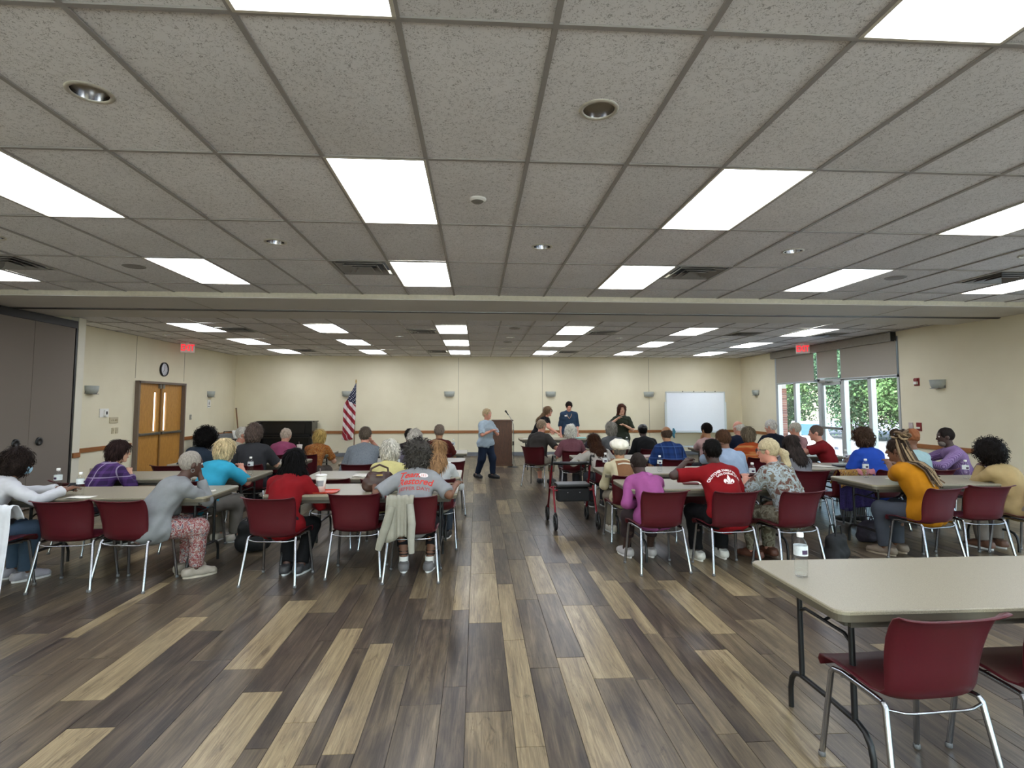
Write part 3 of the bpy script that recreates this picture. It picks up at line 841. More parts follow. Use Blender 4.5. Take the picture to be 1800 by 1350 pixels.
def plate(name, x, y, z, rz, w, h, mat, label, cat, parts=()):
    t = thing(name, label, cat, (x, y, z), rz)
    MB().box((0, -.008, 0), (w, .016, h), .004).build('plate', mat, t)
    for nm, c, d, m in parts: MB().box(c, d, .002).build(nm, m, t)
HP = math.pi / 2
plate('thermostat', XL, 11.43, 1.42, HP, .26, .17, M_WHITE, 'white thermostat under a clear cover left of the door', 'thermostat', (('dial', (.03, -.03, 0), (.10, .03, .11), M_WHITE), ('screen', (.03, -.046, 0), (.045, .004, .06), M_TEED)))
plate('switch_plate', XL, 11.74, 1.27, HP, .26, .12, M_PUTTY, 'wide beige switch plate below the thermostat', 'switch', tuple(('toggle', (x, -.02, 0), (.012, .014, .026), M_PUTTY) for x in (-.08, -.027, .027, .08)))
for y, l in ((11.73, 'left'), (11.85, 'right')):
    plate('dimmer_plate', XL, y, 1.06, HP, .075, .12, M_PUTTY, 'small beige dimmer plate, %s of the pair by the door' % l, 'switch', (('slider', (0, -.018, .01), (.012, .01, .03), M_PUTTY),))
for y, l in ((11.16, 'left'), (11.30, 'right')):
    plate('outlet', XL, y, .32, HP, .075, .12, M_PUTTY, 'beige wall outlet below the rail, %s of the pair' % l, 'outlet', (('socket', (0, -.017, .025), (.03, .006, .03), M_PUTTY), ('socket', (0, -.017, -.025), (.03, .006, .03), M_PUTTY)))
plate('light_switch', XL, 14.76, 1.26, HP, .08, .13, mk('grey_plate', '#8f8d84', .5), 'grey light switch right of the double door', 'switch', (('toggle', (0, -.02, 0), (.012, .014, .026), M_WHITE),))
t = thing('restroom_sign', 'small white restroom sign below the sconce', 'sign', (XL, 15.72, 1.60), HP)
MB().box((0, -.004, 0), (.17, .008, .22), .002).build('panel', M_WHITE, t)
mi = MB().lathe([(.0, -.011), (.012, -.011)], (0, 0, .055), 12, 'Y', cap=False).box((0, -.011, .015), (.028, .004, .05)).box((0, -.011, -.02), (.018, .004, .03))
mi.build('figure', M_TEED, t)
V, F = text_geo('RESTROOM', .028, bold=.001)
MB().add([(v.x, -.011, v.y - .075) for v in V], F).build('lettering', M_TEED, t)
M_FIRE = mk('fire_red', '#7d1a1c', .45)
plate('fire_strobe', XR, 10.20, 2.02, -HP, .12, .15, M_FIRE, 'dark red fire alarm strobe on the right wall', 'alarm', (('lens', (0, -.035, -.02), (.07, .04, .05), M_WHITE), ('horn', (0, -.03, .04), (.08, .03, .05), M_FIRE)))
plate('fire_pull', XR, 10.20, 1.16, -HP, .12, .16, M_FIRE, 'red fire alarm pull box below the strobe', 'alarm', (('handle', (0, -.03, -.02), (.07, .02, .03), M_WHITE),))
plate('card_reader', XR, 10.40, 1.17, -HP, .10, .13, mk('pale_plate', '#b4a7a4', .5), 'pale switch plate beside the fire pull box', 'switch', (('toggle', (0, -.02, 0), (.012, .014, .026), M_WHITE),))

# ================================================================== FRONT OF THE ROOM
M_LECT = mk_wood('lectern_wood', '#3b1f12', '#5d3620', (8, 8, 1.2), .4)
t = thing('lectern', 'tall dark wooden lectern beside the microphone stand', 'lectern', (.68, 14.72, 0))
MB().box((0, -.20, .585), (.48, .02, 1.13), .003).build('front_panel', M_LECT, t)
for s in (-1, 1): MB().box((s * .235, 0, .585), (.02, .40, 1.13), .003).build('side_panel', M_LECT, t)
MB().box((0, -.01, 1.165), (.56, .46, .03), .006).build('top', M_LECT, t)
MB().box((0, 0, .60), (.45, .38, .02)).build('shelf', M_LECT, t)
MB().box((0, 0, .02), (.52, .44, .04), .006).build('plinth', M_LECT, t)
t = thing('microphone_stand', 'chrome microphone stand with a curved gooseneck beside the lectern', 'stand', (.93, 14.2, 0))
MB().lathe([(.0, .03), (.03, .03), (.14, .012), (.15, .0)], n=28).build('base', M_BLACK, t)
MB().tube([(0, 0, .02), (0, 0, .95)], .012, 8).build('pole', M_CHROME, t)
MB().lathe([(.018, .55), (.02, .57), (.02, .63), (.018, .65)], n=14).build('clutch', M_BLACK, t)
gn = [(0, 0, .95), (0, 0, 1.05), (-.02, 0, 1.15), (-.07, 0, 1.25), (-.12, 0, 1.32)]
MB().tube(gn, .008, 8).build('gooseneck', M_STEEL, t)
MB().tube([(-.12, 0, 1.32), (-.16, 0, 1.375), (-.185, 0, 1.41), (-.20, 0, 1.43)], [.014, .016, .026, .022], 12).build('microphone', M_BLACK, t)
MB().tube([(.01, .012, 1.1), (.03, .02, .7), (.02, .02, .3), (.06, .05, .02), (.4, .4, .008), (.8, 1.4, .008)], .004, 6).build('cable', M_BLACK, t)

M_PIANO = mk('piano_black', '#0b0a0b', .25, var=.05)
t = thing('upright_piano', 'black upright piano against the back wall', 'piano', (-5.62, 16.98, 0))
MB().box((0, .12, .56), (1.62, .36, 1.0), .006).build('case', M_PIANO, t)
MB().box((0, .10, 1.075), (1.68, .44, .03), .006).build('lid', M_PIANO, t)
MB().box((0, -.20, .62), (1.62, .34, .06), .006).build('key_bed', M_PIANO, t)
MB().box((0, -.17, .68), (1.54, .30, .05), .01).build('fallboard', M_PIANO, t)
MB().box((0, -.075, .86), (1.1, .02, .28), .004).build('music_desk', M_PIANO, t)
for s in (-1, 1):
    MB().box((s * .77, -.26, .31), (.07, .10, .62), .01).build('leg', M_PIANO, t)
    MB().box((s * .80, .0, .55), (.04, .56, 1.06), .008).build('end_panel', M_PIANO, t)
for s in (-.1, 0, .1): MB().box((s, -.12, .05), (.04, .14, .012), .004).build('pedal', mk('brass', '#a98a45', .3, 1.0), t)

# flag on a pole
def mk_flag():
    x = NT('flag_cloth'); uv = x.n('ShaderNodeUVMap'); s = x.n('ShaderNodeSeparateXYZ'); x.l(uv.outputs[0], s.inputs[0])
    st = x.math('MODULO', x.math('FLOOR', x.math('MULTIPLY', s.outputs['Y'], 13.0)), 2.0)
    st = x.math('GREATER_THAN', st, .5)
    base = x.mix(st, lin('#8e1b2b'), lin('#d8cfcf'))
    can = x.math('LESS_THAN', s.outputs['X'], .42)
    cb = x.n('ShaderNodeCombineXYZ'); x.l(x.math('MULTIPLY', s.outputs['X'], 24.0), cb.inputs[0]); x.l(x.math('MULTIPLY', s.outputs['Y'], 20.0), cb.inputs[1])
    vo = x.n('ShaderNodeTexVoronoi'); vo.inputs['Scale'].default_value = 1.0; vo.inputs['Randomness'].default_value = 0.0
    x.l(cb.outputs[0], vo.inputs['Vector'])
    star = x.math('LESS_THAN', vo.outputs['Distance'], .22)
    blue = x.mix(star, lin('#161d3c'), lin('#d8d8dc'))
    x.l(x.mix(can, base, blue), x.p.inputs['Base Color']); x.p.inputs['Roughness'].default_value = .8
    return x.m
M_FLAG = mk_flag()
t = thing('flag', 'stars and stripes flag hanging on a pole by the back wall', 'flag', (-3.62, 16.85, 0))
MB().tube([(0, 0, 0), (.03, 0, 2.22)], .014, 8).build('pole', mk_wood('pole_wood', '#5a3a1c', '#7c5228'), t)
MB().lathe([(.0, 2.34), (.012, 2.31), (.02, 2.27), (.012, 2.23), (.02, 2.22)], (.03, 0, 0), 10).build('finial', mk('brass', '#a98a45', .3, 1.0), t)
MB().lathe([(.0, .07), (.03, .07), (.13, .03), (.15, .0)], n=20).build('base', mk('brass', '#a98a45', .3, 1.0), t)
V, F, UV = [], [], []
NU, NV = 30, 48
for j in range(NV + 1):
    v = j / NV                                   # 0 at the top of the pole, 1 at the lower hem
    wd = .03 + .33 * min(1, v / .42) ** 1.1 - .05 * max(0, v - .5)
    for i in range(NU + 1):
        u = i / NU
        fold = math.sin(u * 14 + v * 2.2) + .5 * math.sin(u * 27 - v * 3)
        x = .05 - wd * (1 - u) - .10 * v * (v > .45) * (v - .45) + .012 * fold * v
        y = -.035 - .03 * min(1, v * 3) * (1 + fold) - .04 * math.sin(3.14 * u) * v
        V.append((x, y, 2.19 - 1.62 * v - .05 * math.sin(3.14 * u) * (v > .95) + .10 * (1 - u) * v * (1 - v)))
        UV.append((.05 + v * 1.22 - .1 * u, 1 - (v * .94 - .22 * u + .2) % 1.0))
for j in range(NV):
    for i in range(NU):
        a = j * (NU + 1) + i; F.append((a, a + 1, a + NU + 2, a + NU + 1))
me = mesh_np('cloth', V, F, (M_FLAG,), True)
ul = me.uv_layers.new(name='uv')
for li, l in enumerate(me.loops): ul.data[li].uv = UV[l.vertex_index]
o = obj('cloth', me, t)
o.modifiers.new('thickness', 'SOLIDIFY').thickness = .003

t = thing('wooden_pole', 'thin brown wooden pole leaning in the left back corner', 'pole', (-7.02, 17.1, 0))
MB().tube([(.05, 0, 0), (-.2, .18, 1.45)], .018, 8).build('shaft', mk_wood('pole_wood', '#5a3a1c', '#7c5228'), t)
MB().tube([(-.2, .18, 1.45), (-.203, .182, 1.47)], .021, 8).build('tip', mk('rubber', '#4b3320', .8), t)

M_WB = mk('whiteboard_face', '#dfe5ee', .18, var=.01)
t = thing('whiteboard', 'large white rolling whiteboard near the right back corner', 'whiteboard', (6.72, 16.75, 0))
MB().box((0, 0, 1.35), (1.80, .02, 1.16)).build('panel', M_WB, t)
fr = MB()
for s in (-1, 1): fr.box((s * .915, 0, 1.35), (.035, .035, 1.24), .004)
fr.box((0, 0, 1.955), (1.86, .035, .035), .004).box((0, 0, .745), (1.86, .035, .035), .004)
fr.build('frame', M_ALU, t)
MB().box((0, -.05, .73), (1.7, .08, .015), .003).build('tray', M_ALU, t)
for s in (-1, 1):
    l = MB().box((s * .95, 0, .85), (.03, .04, 1.6), .004).build('leg', M_ALU, t)
    MB().box((s * .95, 0, .07), (.04, .56, .04), .004).build('foot', M_ALU, l)
    for q in (-1, 1): MB().lathe([(.0, -.012), (.03, -.012), (.03, .012), (.0, .012)], (s * .95, q * .25, .03), 14, 'X').build('caster', M_BLACK, l)
MB().box((0, .02, .30), (1.9, .03, .04), .004).build('cross_bar', M_ALU, t)
for s in (-.4, -.05, .3, .62): MB().box((s, -.02, 1.975), (.015, .03, .03)).build('clip', M_TEED, t)
o = MB().tube([(0, 0, 0), (.02, -.01, -.1), (-.01, .0, -.2), (.03, .0, -.3)], [.02, .05, .045, .02], 10).build('cloth_rag', mk('teal_cloth', '#3c6f80', .9), None, loc=(5.98, 16.66, .86), label='teal cloth hanging from the whiteboard tray', cat='cloth')

# folded tables stored on a cart by the left wall
t = thing('table_cart', 'cart of folded tables standing against the left wall', 'cart', (-6.92, 15.45, 0))
for k in range(3): MB().box((-.14 + k * .10, 0, .42), (.05, 1.83, .70), .01).build('folded_table', mk('folded_grey', '#6f7070', .6), t)
MB().box((-.04, 0, .05), (.42, 1.7, .04), .005).build('deck', M_BLACK, t)
for s in (-1, 1): MB().tube([(-.2, s * .85, .05), (-.2, s * .85, .82), (.12, s * .85, .82), (.12, s * .85, .05)], .014, 8).build('rail', M_BLACK, t)
t = thing('stacked_frame', 'black metal stand with a white bin behind the cream polo', 'stand', (-5.35, 12.9, 0))
for sx in (-1, 1):
    for sy in (-1, 1): MB().tube([(sx * .16, sy * .16, 0), (sx * .14, sy * .14, .82)], .011, 6).build('leg', M_BLACK, t)
MB().box((0, 0, .82), (.34, .34, .02), .004).build('top', M_BLACK, t)
MB().lathe([(.07, .832), (.11, 1.0), (.105, 1.0), (.065, .84)], n=20, cap=False).build('bin', M_WHITE, t)
# ================================================================== TABLES AND CHAIRS
def mk_top():
    x = NT('speckled_laminate'); v = x.coord('Object')
    f = x.noise(v, 420, 2, .7); g = x.noise(v, 60, 2)
    c = x.ramp(f, [(.3, lin('#665f4e')), (.46, lin('#8d8570')), (.68, lin('#9d947e'))])
    x.l(c, x.p.inputs['Base Color']); x.p.inputs['Roughness'].default_value = .38
    return x.m
M_TOP = mk_top(); M_EDGE = mk('edge_moulding', '#575042', .5, var=.05); M_APRON = mk('table_apron', '#4a453c', .6, var=.05)
TLN, TDP, TH = 1.83, .76, .74
def rrect(hx, hy, r, n=5):
    P = []
    for cx, cy, a in ((hx - r, hy - r, 0), (-hx + r, hy - r, 90), (-hx + r, -hy + r, 180), (hx - r, -hy + r, 270)):
        for k in range(n + 1):
            t_ = R(a + 90 * k / n); P.append((cx + r * math.cos(t_), cy + r * math.sin(t_)))
    return P
def table_meshes():
    T = {}
    P = rrect(TLN / 2, TDP / 2, .05); n = len(P)
    m = MB(); V = []
    for k, z in ((.0, TH - .016), (.0, TH - .004), (.004, TH)): V += [(x * (1 - k / .9), y * (1 - k / .38), z) for x, y in P]
    F = [tuple(range(2 * n, 3 * n)), tuple(range(n))[::-1]] + [(b * n + i, b * n + (i + 1) % n, (b + 1) * n + (i + 1) % n, (b + 1) * n + i) for b in (0, 1) for i in range(n)]
    T['table_top'] = (m.add(V, F).mesh('table_top', M_TOP), None)
    Q = rrect(TLN / 2 - .003, TDP / 2 - .003, .048)
    T['edge_band'] = (MB().prism(Q, TH - .046, TH - .016).mesh('edge_band', M_EDGE), None)
    a = MB()
    for s in (-1, 1): a.box((0, s * .33, TH - .064), (TLN - .16, .02, .036)).box((s * .84, 0, TH - .064), (.02, .64, .036))
    T['apron'] = (a.mesh('apron', M_APRON), None)
    lg = MB().tube([(0, 0, .20), (0, 0, TH - .05)], .0135, 8).mesh('leg', M_BLACK)
    fb = MB().tube([(0, -.31, 0), (0, -.31, .10), (0, -.295, .155), (0, -.265, .19), (0, -.22, .205), (0, 0, .21), (0, .22, .205), (0, .265, .19), (0, .295, .155), (0, .31, .10), (0, .31, 0)], .0135, 8).mesh('foot_bar', M_BLACK)
    cbm = MB().tube([(0, -.2, .535), (0, -.15, .56), (0, .15, .56), (0, .2, .535)], .009, 6).mesh('cross_bar', M_BLACK)
    br = MB().tube([(0, 0, .56), (-.26, 0, TH - .07)], .008, 6).box((0, .2, TH - .075), (.07, .03, .05), .005).box((0, -.2, TH - .075), (.07, .03, .05), .005).mesh('brace', M_BLACK)
    return T, lg, fb, cbm, br
TM, T_LEG, T_FOOT, T_CROSS, T_BRACE = table_meshes()
def table(x0, y0, label, rz=0.0):
    t = thing('folding_table', label, 'table', (x0 + TLN / 2, y0 + TDP / 2, 0), rz, 'beige folding tables')
    for nm, (me, _) in TM.items(): obj(nm, me, t)
    for s in (-1, 1):
        for q in (-1, 1): obj('leg', T_LEG, t, (s * .74, q * .2, 0))
        obj('foot_bar', T_FOOT, t, (s * .74, 0, 0)); obj('cross_bar', T_CROSS, t, (s * .74, 0, 0))
        o = obj('brace', T_BRACE, t, (s * .74, 0, 0)); 
        if s < 0: o.rotation_euler = (0, 0, math.pi)
    return t
TABLES = {}
for key, x0, y0, lab in (
    ('near', 1.50, 2.28, 'folding table in the foreground with one water bottle'),
    ('L1a', -4.32, 5.37, 'folding table in front of the grey cardigan'),
    ('L2a', -4.45, 6.72, 'folding table in front of the turquoise top'),
    ('L3a', -4.38, 8.22, 'folding table in front of the dark denim and charcoal shirts'),
    ('L4a', -4.35, 9.75, 'folding table in front of the orange floral blouse'),
    ('L1b', -2.01, 5.42, 'folding table with the red tray and brown purse'),
    ('L2b', -2.01, 6.60, 'folding table in front of the yellow shirt'),
    ('L3b', -2.00, 8.25, 'folding table in front of the broad grey shirt'),
    ('L4b', -1.99, 9.75, 'folding table in front of the rust red shirt'),
    ('R1b', 1.55, 5.58, 'folding table in front of the purple blouse and red T-shirt'),
    ('R2b', 1.58, 6.82, 'folding table in front of the white beret'),
    ('R3b', 1.55, 8.60, 'folding table in front of the blue plaid shirt'),
    ('R4b', 1.90, 10.50, 'folding table in front of the black cap'),
    ('R1c', 4.20, 5.70, 'folding table in front of the mustard shirt'),
    ('R2c', 4.22, 7.14, 'folding table in front of the bright blue shirt'),
    ('R3c', 4.25, 8.82, 'folding table in front of the orange striped shirt'),
    ('R4c', 4.20, 10.20, 'folding table in front of the two navy shirts'),
    ('head', 1.06, 13.44, 'folding table at the front by the lectern')):
    TABLES[key] = table(x0, y0, lab)

M_SHELL = mk('maroon_shell', '#4d1019', .38, var=.06, vscale=80, bump=.10, bscale=900, spec=.45)
def chair_meshes():
    prof = [(.238, .392, .200, .00), (.240, .415, .208, .00), (.225, .432, .212, .006), (.14, .434, .214, .014), (.03, .424, .212, .020), (-.07, .408, .206, .026), (-.13, .408, .200, .034),
            (-.172, .432, .194, .042), (-.192, .482, .197, .048), (-.201, .545, .203, .050), (-.212, .605, .209, .048), (-.226, .665, .215, .044), (-.243, .718, .219, .036), (-.258, .748, .221, .030),
            (-.274, .762, .221, .022), (-.288, .764, .219, .018)]
    N = 12; G = []
    for k, (y, z, hw, cu) in enumerate(prof):
        a = prof[max(k - 1, 0)]; b = prof[min(k + 1, len(prof) - 1)]
        ty, tz = b[0] - a[0], b[1] - a[1]; L = math.hypot(ty, tz); ny, nz = tz / L, -ty / L    # towards the sitter
        row = []
        for i in range(N + 1):
            v = 2 * i / N - 1; e = abs(v) ** 3.2 * cu
            xw = v * hw * 1.10 * (1 - .04 * abs(v) ** 6)
            row.append(Vector((xw, y + ny * e, z + nz * e)))
        G.append(row)
    n = len(G); V = []; F = []
    nor = []
    for k in range(n):
        for i in range(N + 1):
            du = G[min(k + 1, n - 1)][i] - G[max(k - 1, 0)][i]; dv = G[k][min(i + 1, N)] - G[k][max(i - 1, 0)]
            nor.append(dv.cross(du).normalized())
    A = [G[k][i] for k in range(n) for i in range(N + 1)]
    th = .007
    V = A + [p - q * th for p, q in zip(A, nor)]
    o = len(A)
    for k in range(n - 1):
        for i in range(N):
            a = k * (N + 1) + i; F.append((a, a + 1, a + N + 2, a + N + 1)); F.append((o + a, o + a + N + 1, o + a + N + 2, o + a + 1))
    rim = [i for i in range(N + 1)] + [k * (N + 1) + N for k in range(1, n)] + [(n - 1) * (N + 1) + i for i in range(N - 1, -1, -1)] + [k * (N + 1) for k in range(n - 2, 0, -1)]
    for a, b in zip(rim, rim[1:] + rim[:1]): F.append((a, a + o, b + o, b))
    shell = mesh_np('seat_shell', V, F, (M_SHELL,), True)
    bm = bmesh.new(); bm.from_mesh(shell); bmesh.ops.recalc_face_normals(bm, faces=bm.faces); bm.to_mesh(shell); bm.free()
    legs = {}
    for s in (-1, 1):
        legs['r', s] = MB().tube([(s * .247, -.225, .006), (s * .214, -.152, .395), (s * .212, -.138, .410)], .0125, 6).mesh('leg', M_CHROME)
        legs['f', s] = MB().tube([(s * .238, .215, .006), (s * .210, .168, .390), (s * .208, .155, .406)], .0125, 6).mesh('leg', M_CHROME)
        legs['s', s] = MB().tube([(s * .212, -.138, .410), (s * .206, -.08, .410), (s * .204, .10, .414), (s * .208, .155, .406)], .0125, 6).mesh('side_rail', M_CHROME)
    rod = MB().tube([(-.212, -.155, .392), (-.15, -.172, .382), (-.11, -.176, .380), (.11, -.176, .380), (.15, -.172, .382), (.212, -.155, .392)], .006, 6).mesh('cross_rod', M_CHROME)
    rod2 = MB().tube([(-.206, .11, .395), (-.12, .11, .385), (.12, .11, .385), (.206, .11, .395)], .006, 6).mesh('cross_rod', M_CHROME)
    cap = MB().lathe([(.0, 0), (.015, 0), (.0155, .016), (.013, .022)], n=8, cap=False).mesh('foot_glide', mk('glide_grey', '#6f6f70', .4))
    return shell, legs, rod, rod2, cap
CS, CL, CR1, CR2, CC = chair_meshes()
CHAIRS = {}
def chair(x, y, rdeg, label, group='maroon shell chairs'):
    t = thing('shell_chair', label, 'chair', (x, y, 0), R(rdeg), group)
    obj('seat_shell', CS, t)
    for k, s in CL: obj('side_rail' if k == 's' else 'leg', CL[k, s], t)
    obj('cross_rod', CR1, t); obj('cross_rod', CR2, t)
    for sx, sy in ((-.247, -.225), (.247, -.225), (-.238, .215), (.238, .215)): obj('foot_glide', CC, t, (sx, sy, 0))
    return t
# empty chairs
for x, y, r, l in (
    (1.83, 2.36, 3, 'empty maroon chair nearest the camera, at the foreground table'),
    (2.45, 2.37, 0, 'empty maroon chair at the right edge, behind the nearest chair'),
    (-3.54, 5.28, 4, 'empty maroon chair beside the white shirt'),
    (-1.12, 5.50, 0, 'empty maroon chair between the red blazer and the grey T-shirt'),
    (-1.62, 6.55, 0, 'empty maroon chair beyond the red tray'),
    (-.42, 8.32, 6, 'empty maroon chair at the aisle behind the white hoodie'),
    (5.18, 5.60, -3, 'empty maroon chair between the mustard shirt and the tan jacket'),
    (2.55, 6.62, 0, 'empty maroon chair pulled in between the beret and the light blue shirt'),
    (2.25, 8.42, 0, 'empty maroon chair behind the white beret'),
    (6.35, 6.9, 20, 'empty maroon chair in front of the purple striped shirt'),
    (4.66, 6.98, 6, 'maroon chair draped with shawls at the window side tables')):
    CHAIRS[l] = chair(x, y, r, l)

# ================================================================== PEOPLE
# bodies are grown as one continuous surface: a distance field of blended limbs, meshed with surface nets
def P_cap(a, b, ra, rb, k=.03, flat=None, cut=False, cuta=False):
    return ('cap', np.array(a, float), np.array(b, float), ra, rb, k, flat, cut, cuta)
def P_ell(c, r, M=None, k=.03, neg=False):
    return ('ell', np.array(c, float), np.array(r, float), np.eye(3) if M is None else np.array(M), k, neg)
def P_half(p, n):                      # remove everything on the +n side
    return ('half', np.array(p, float), np.array(n, float))

def sdf_mesh(prims, h, noise=0.0, nscale=18.0, seed=0, nfun=None):
    lo, hi = np.full(3, 9.0), np.full(3, -9.0)
    for p in prims:
        if p[0] == 'cap':
            r = max(p[3], p[4]) + .02
            lo = np.minimum(lo, np.minimum(p[1], p[2]) - r); hi = np.maximum(hi, np.maximum(p[1], p[2]) + r)
        elif p[0] == 'ell' and not p[5]:
            r = p[2].max() + .02; lo = np.minimum(lo, p[1] - r); hi = np.maximum(hi, p[1] + r)
    lo -= 2.5 * h; hi += 2.5 * h
    n = np.ceil((hi - lo) / h).astype(int) + 1
    ax = [lo[i] + h * np.arange(n[i]) for i in range(3)]
    D = np.full(n, .5, np.float32)
    for p in prims:
        if p[0] == 'half':
            d = ((ax[0] - p[1][0]) * p[2][0])[:, None, None] + ((ax[1] - p[1][1]) * p[2][1])[None, :, None] + ((ax[2] - p[1][2]) * p[2][2])[None, None, :]
            D = np.maximum(D, d.astype(np.float32)); continue
        if p[0] == 'cap':
            r = max(p[3], p[4]); m = r + 3 * h + 1.2 * p[5]
            bl, bh = np.minimum(p[1], p[2]) - m, np.maximum(p[1], p[2]) + m; k = p[5]
        else:
            m = p[2].max() + 3 * h + 1.2 * p[4]; bl, bh = p[1] - m, p[1] + m; k = p[4]
        i0 = np.clip(((bl - lo) / h).astype(int), 0, n); i1 = np.clip(((bh - lo) / h).astype(int) + 2, 0, n)
        if (i1 <= i0).any(): continue
        sl = tuple(slice(a, b) for a, b in zip(i0, i1))
        X = ax[0][sl[0]][:, None, None]; Y = ax[1][sl[1]][None, :, None]; Z = ax[2][sl[2]][None, None, :]
        if p[0] == 'cap':
            a, b, ra, rb = p[1], p[2], p[3], p[4]
            ab = b - a; L2 = float(ab @ ab) + 1e-12
            px, py, pz = X - a[0], Y - a[1], Z - a[2]
            t = np.clip((px * ab[0] + py * ab[1] + pz * ab[2]) / L2, 0, 1)
            qx, qy, qz = px - t * ab[0], py - t * ab[1], pz - t * ab[2]
            d2 = qx * qx + qy * qy + qz * qz
            if p[6] is not None:
                f, fk = p[6]; s = qx * f[0] + qy * f[1] + qz * f[2]
                d2 = d2 + s * s * (fk * fk - 1)
                d = np.sqrt(d2) - (ra + t * (rb - ra)); d = d / (1 + (fk - 1) * .35)
            else:
                d = np.sqrt(d2) - (ra + t * (rb - ra))
            L = math.sqrt(L2)
            if p[7]: d = np.maximum(d, (px * ab[0] + py * ab[1] + pz * ab[2]) / L - L)
            if p[8]: d = np.maximum(d, -(px * ab[0] + py * ab[1] + pz * ab[2]) / L)
        else:
            M = p[3]; px, py, pz = X - p[1][0], Y - p[1][1], Z - p[1][2]
            q = [(px * M[0, i] + py * M[1, i] + pz * M[2, i]) for i in range(3)]
            k0 = np.sqrt(sum((q[i] / p[2][i]) ** 2 for i in range(3)) + 1e-9); k1 = np.sqrt(sum((q[i] / p[2][i] ** 2) ** 2 for i in range(3)) + 1e-9)
            d = k0 * (k0 - 1) / k1
        A = D[sl]
        if p[0] == 'ell' and p[5]:
            D[sl] = np.maximum(A, -d)
        else:
            hh = np.maximum(k - np.abs(A - d), 0) / k
            D[sl] = np.minimum(A, d) - hh * hh * k * .25
    if noise:
        rn = np.random.RandomState(seed); acc = np.zeros(n, np.float32)
        for o in range(4):
            w = rn.normal(size=3); w *= nscale * (1.0 + .7 * o) / np.linalg.norm(w); ph = rn.uniform(0, 6.28)
            w2 = rn.normal(size=3); w2 *= nscale * .6 / np.linalg.norm(w2)
            q = (ax[0] * w[0])[:, None, None] + (ax[1] * w[1])[None, :, None] + (ax[2] * w[2])[None, None, :]
            q2 = (ax[0] * w2[0])[:, None, None] + (ax[1] * w2[1])[None, :, None] + (ax[2] * w2[2])[None, None, :]
            acc += np.sin(q + 1.6 * np.sin(q2 + ph)).astype(np.float32) / 4
        D = D + acc * noise
    return surface_nets(D, lo, h)

_C = np.array([(i, j, k) for i in (0, 1) for j in (0, 1) for k in (0, 1)])
_E = [(a, b) for a in range(8) for b in range(a + 1, 8) if np.abs(_C[a] - _C[b]).sum() == 1]
def surface_nets(D, lo, h):
    S = D < 0
    s8 = [S[c[0]:S.shape[0] - 1 + c[0], c[1]:S.shape[1] - 1 + c[1], c[2]:S.shape[2] - 1 + c[2]] for c in _C]
    anyb = s8[0].copy(); allb = s8[0].copy()
    for q in s8[1:]: anyb |= q; allb &= q
    act = anyb & ~allb
    idx = np.argwhere(act)
    vid = np.full(act.shape, -1, np.int32); vid[act] = np.arange(len(idx))
    vals = np.stack([D[idx[:, 0] + c[0], idx[:, 1] + c[1], idx[:, 2] + c[2]] for c in _C], 1)
    acc = np.zeros((len(idx), 3)); cnt = np.zeros(len(idx))
    for a, b in _E:
        va, vb = vals[:, a], vals[:, b]; m = (va < 0) != (vb < 0)
        t = np.where(m, va / np.where(m, va - vb, 1), 0)
        acc += np.where(m[:, None], _C[a] + t[:, None] * (_C[b] - _C[a]), 0); cnt += m
    V = lo + h * (idx + acc / cnt[:, None])
    Q = []
    for axis in range(3):
        o1, o2 = [(1, 2), (2, 0), (0, 1)][axis]
        sA = [slice(None)] * 3; sB = [slice(None)] * 3
        sA[axis] = slice(0, -1); sB[axis] = slice(1, None)
        a, b = S[tuple(sA)], S[tuple(sB)]
        e = np.argwhere(a != b)
        e = e[(e[:, o1] > 0) & (e[:, o2] > 0) & (e[:, o1] < S.shape[o1] - 1) & (e[:, o2] < S.shape[o2] - 1)]
        fl = a[e[:, 0], e[:, 1], e[:, 2]]
        def cell(d1, d2):
            c = e.copy(); c[:, o1] -= d1; c[:, o2] -= d2
            return vid[c[:, 0], c[:, 1], c[:, 2]]
        q = np.stack([cell(1, 1), cell(0, 1), cell(0, 0), cell(1, 0)], 1)
        q[~fl] = q[~fl][:, ::-1]
        Q.append(q)
    return V, np.concatenate(Q)

def rotz(a): c, s = math.cos(a), math.sin(a); return np.array([[c, -s, 0], [s, c, 0], [0, 0, 1.0]])
def rotx(a): c, s = math.cos(a), math.sin(a); return np.array([[1, 0, 0], [0, c, -s], [0, s, c]])
def roty(a): c, s = math.cos(a), math.sin(a); return np.array([[c, 0, s], [0, 1, 0], [-s, 0, c]])
def unit(v): v = np.array(v, float); return v / (np.linalg.norm(v) + 1e-9)
def ik(S, T, l1, l2, pole):
    d = T - S; L = np.linalg.norm(d)
    if L > (l1 + l2) * .985: T = S + d / L * (l1 + l2) * .985; d = T - S; L = np.linalg.norm(d)
    L = max(L, abs(l1 - l2) + .03)
    a = (l1 * l1 - l2 * l2 + L * L) / (2 * L); hh = math.sqrt(max(l1 * l1 - a * a, 0)); u = unit(d)
    pp = np.array(pole, float); pp = unit(pp - u * (pp @ u))
    return S + u * a + pp * hh, T

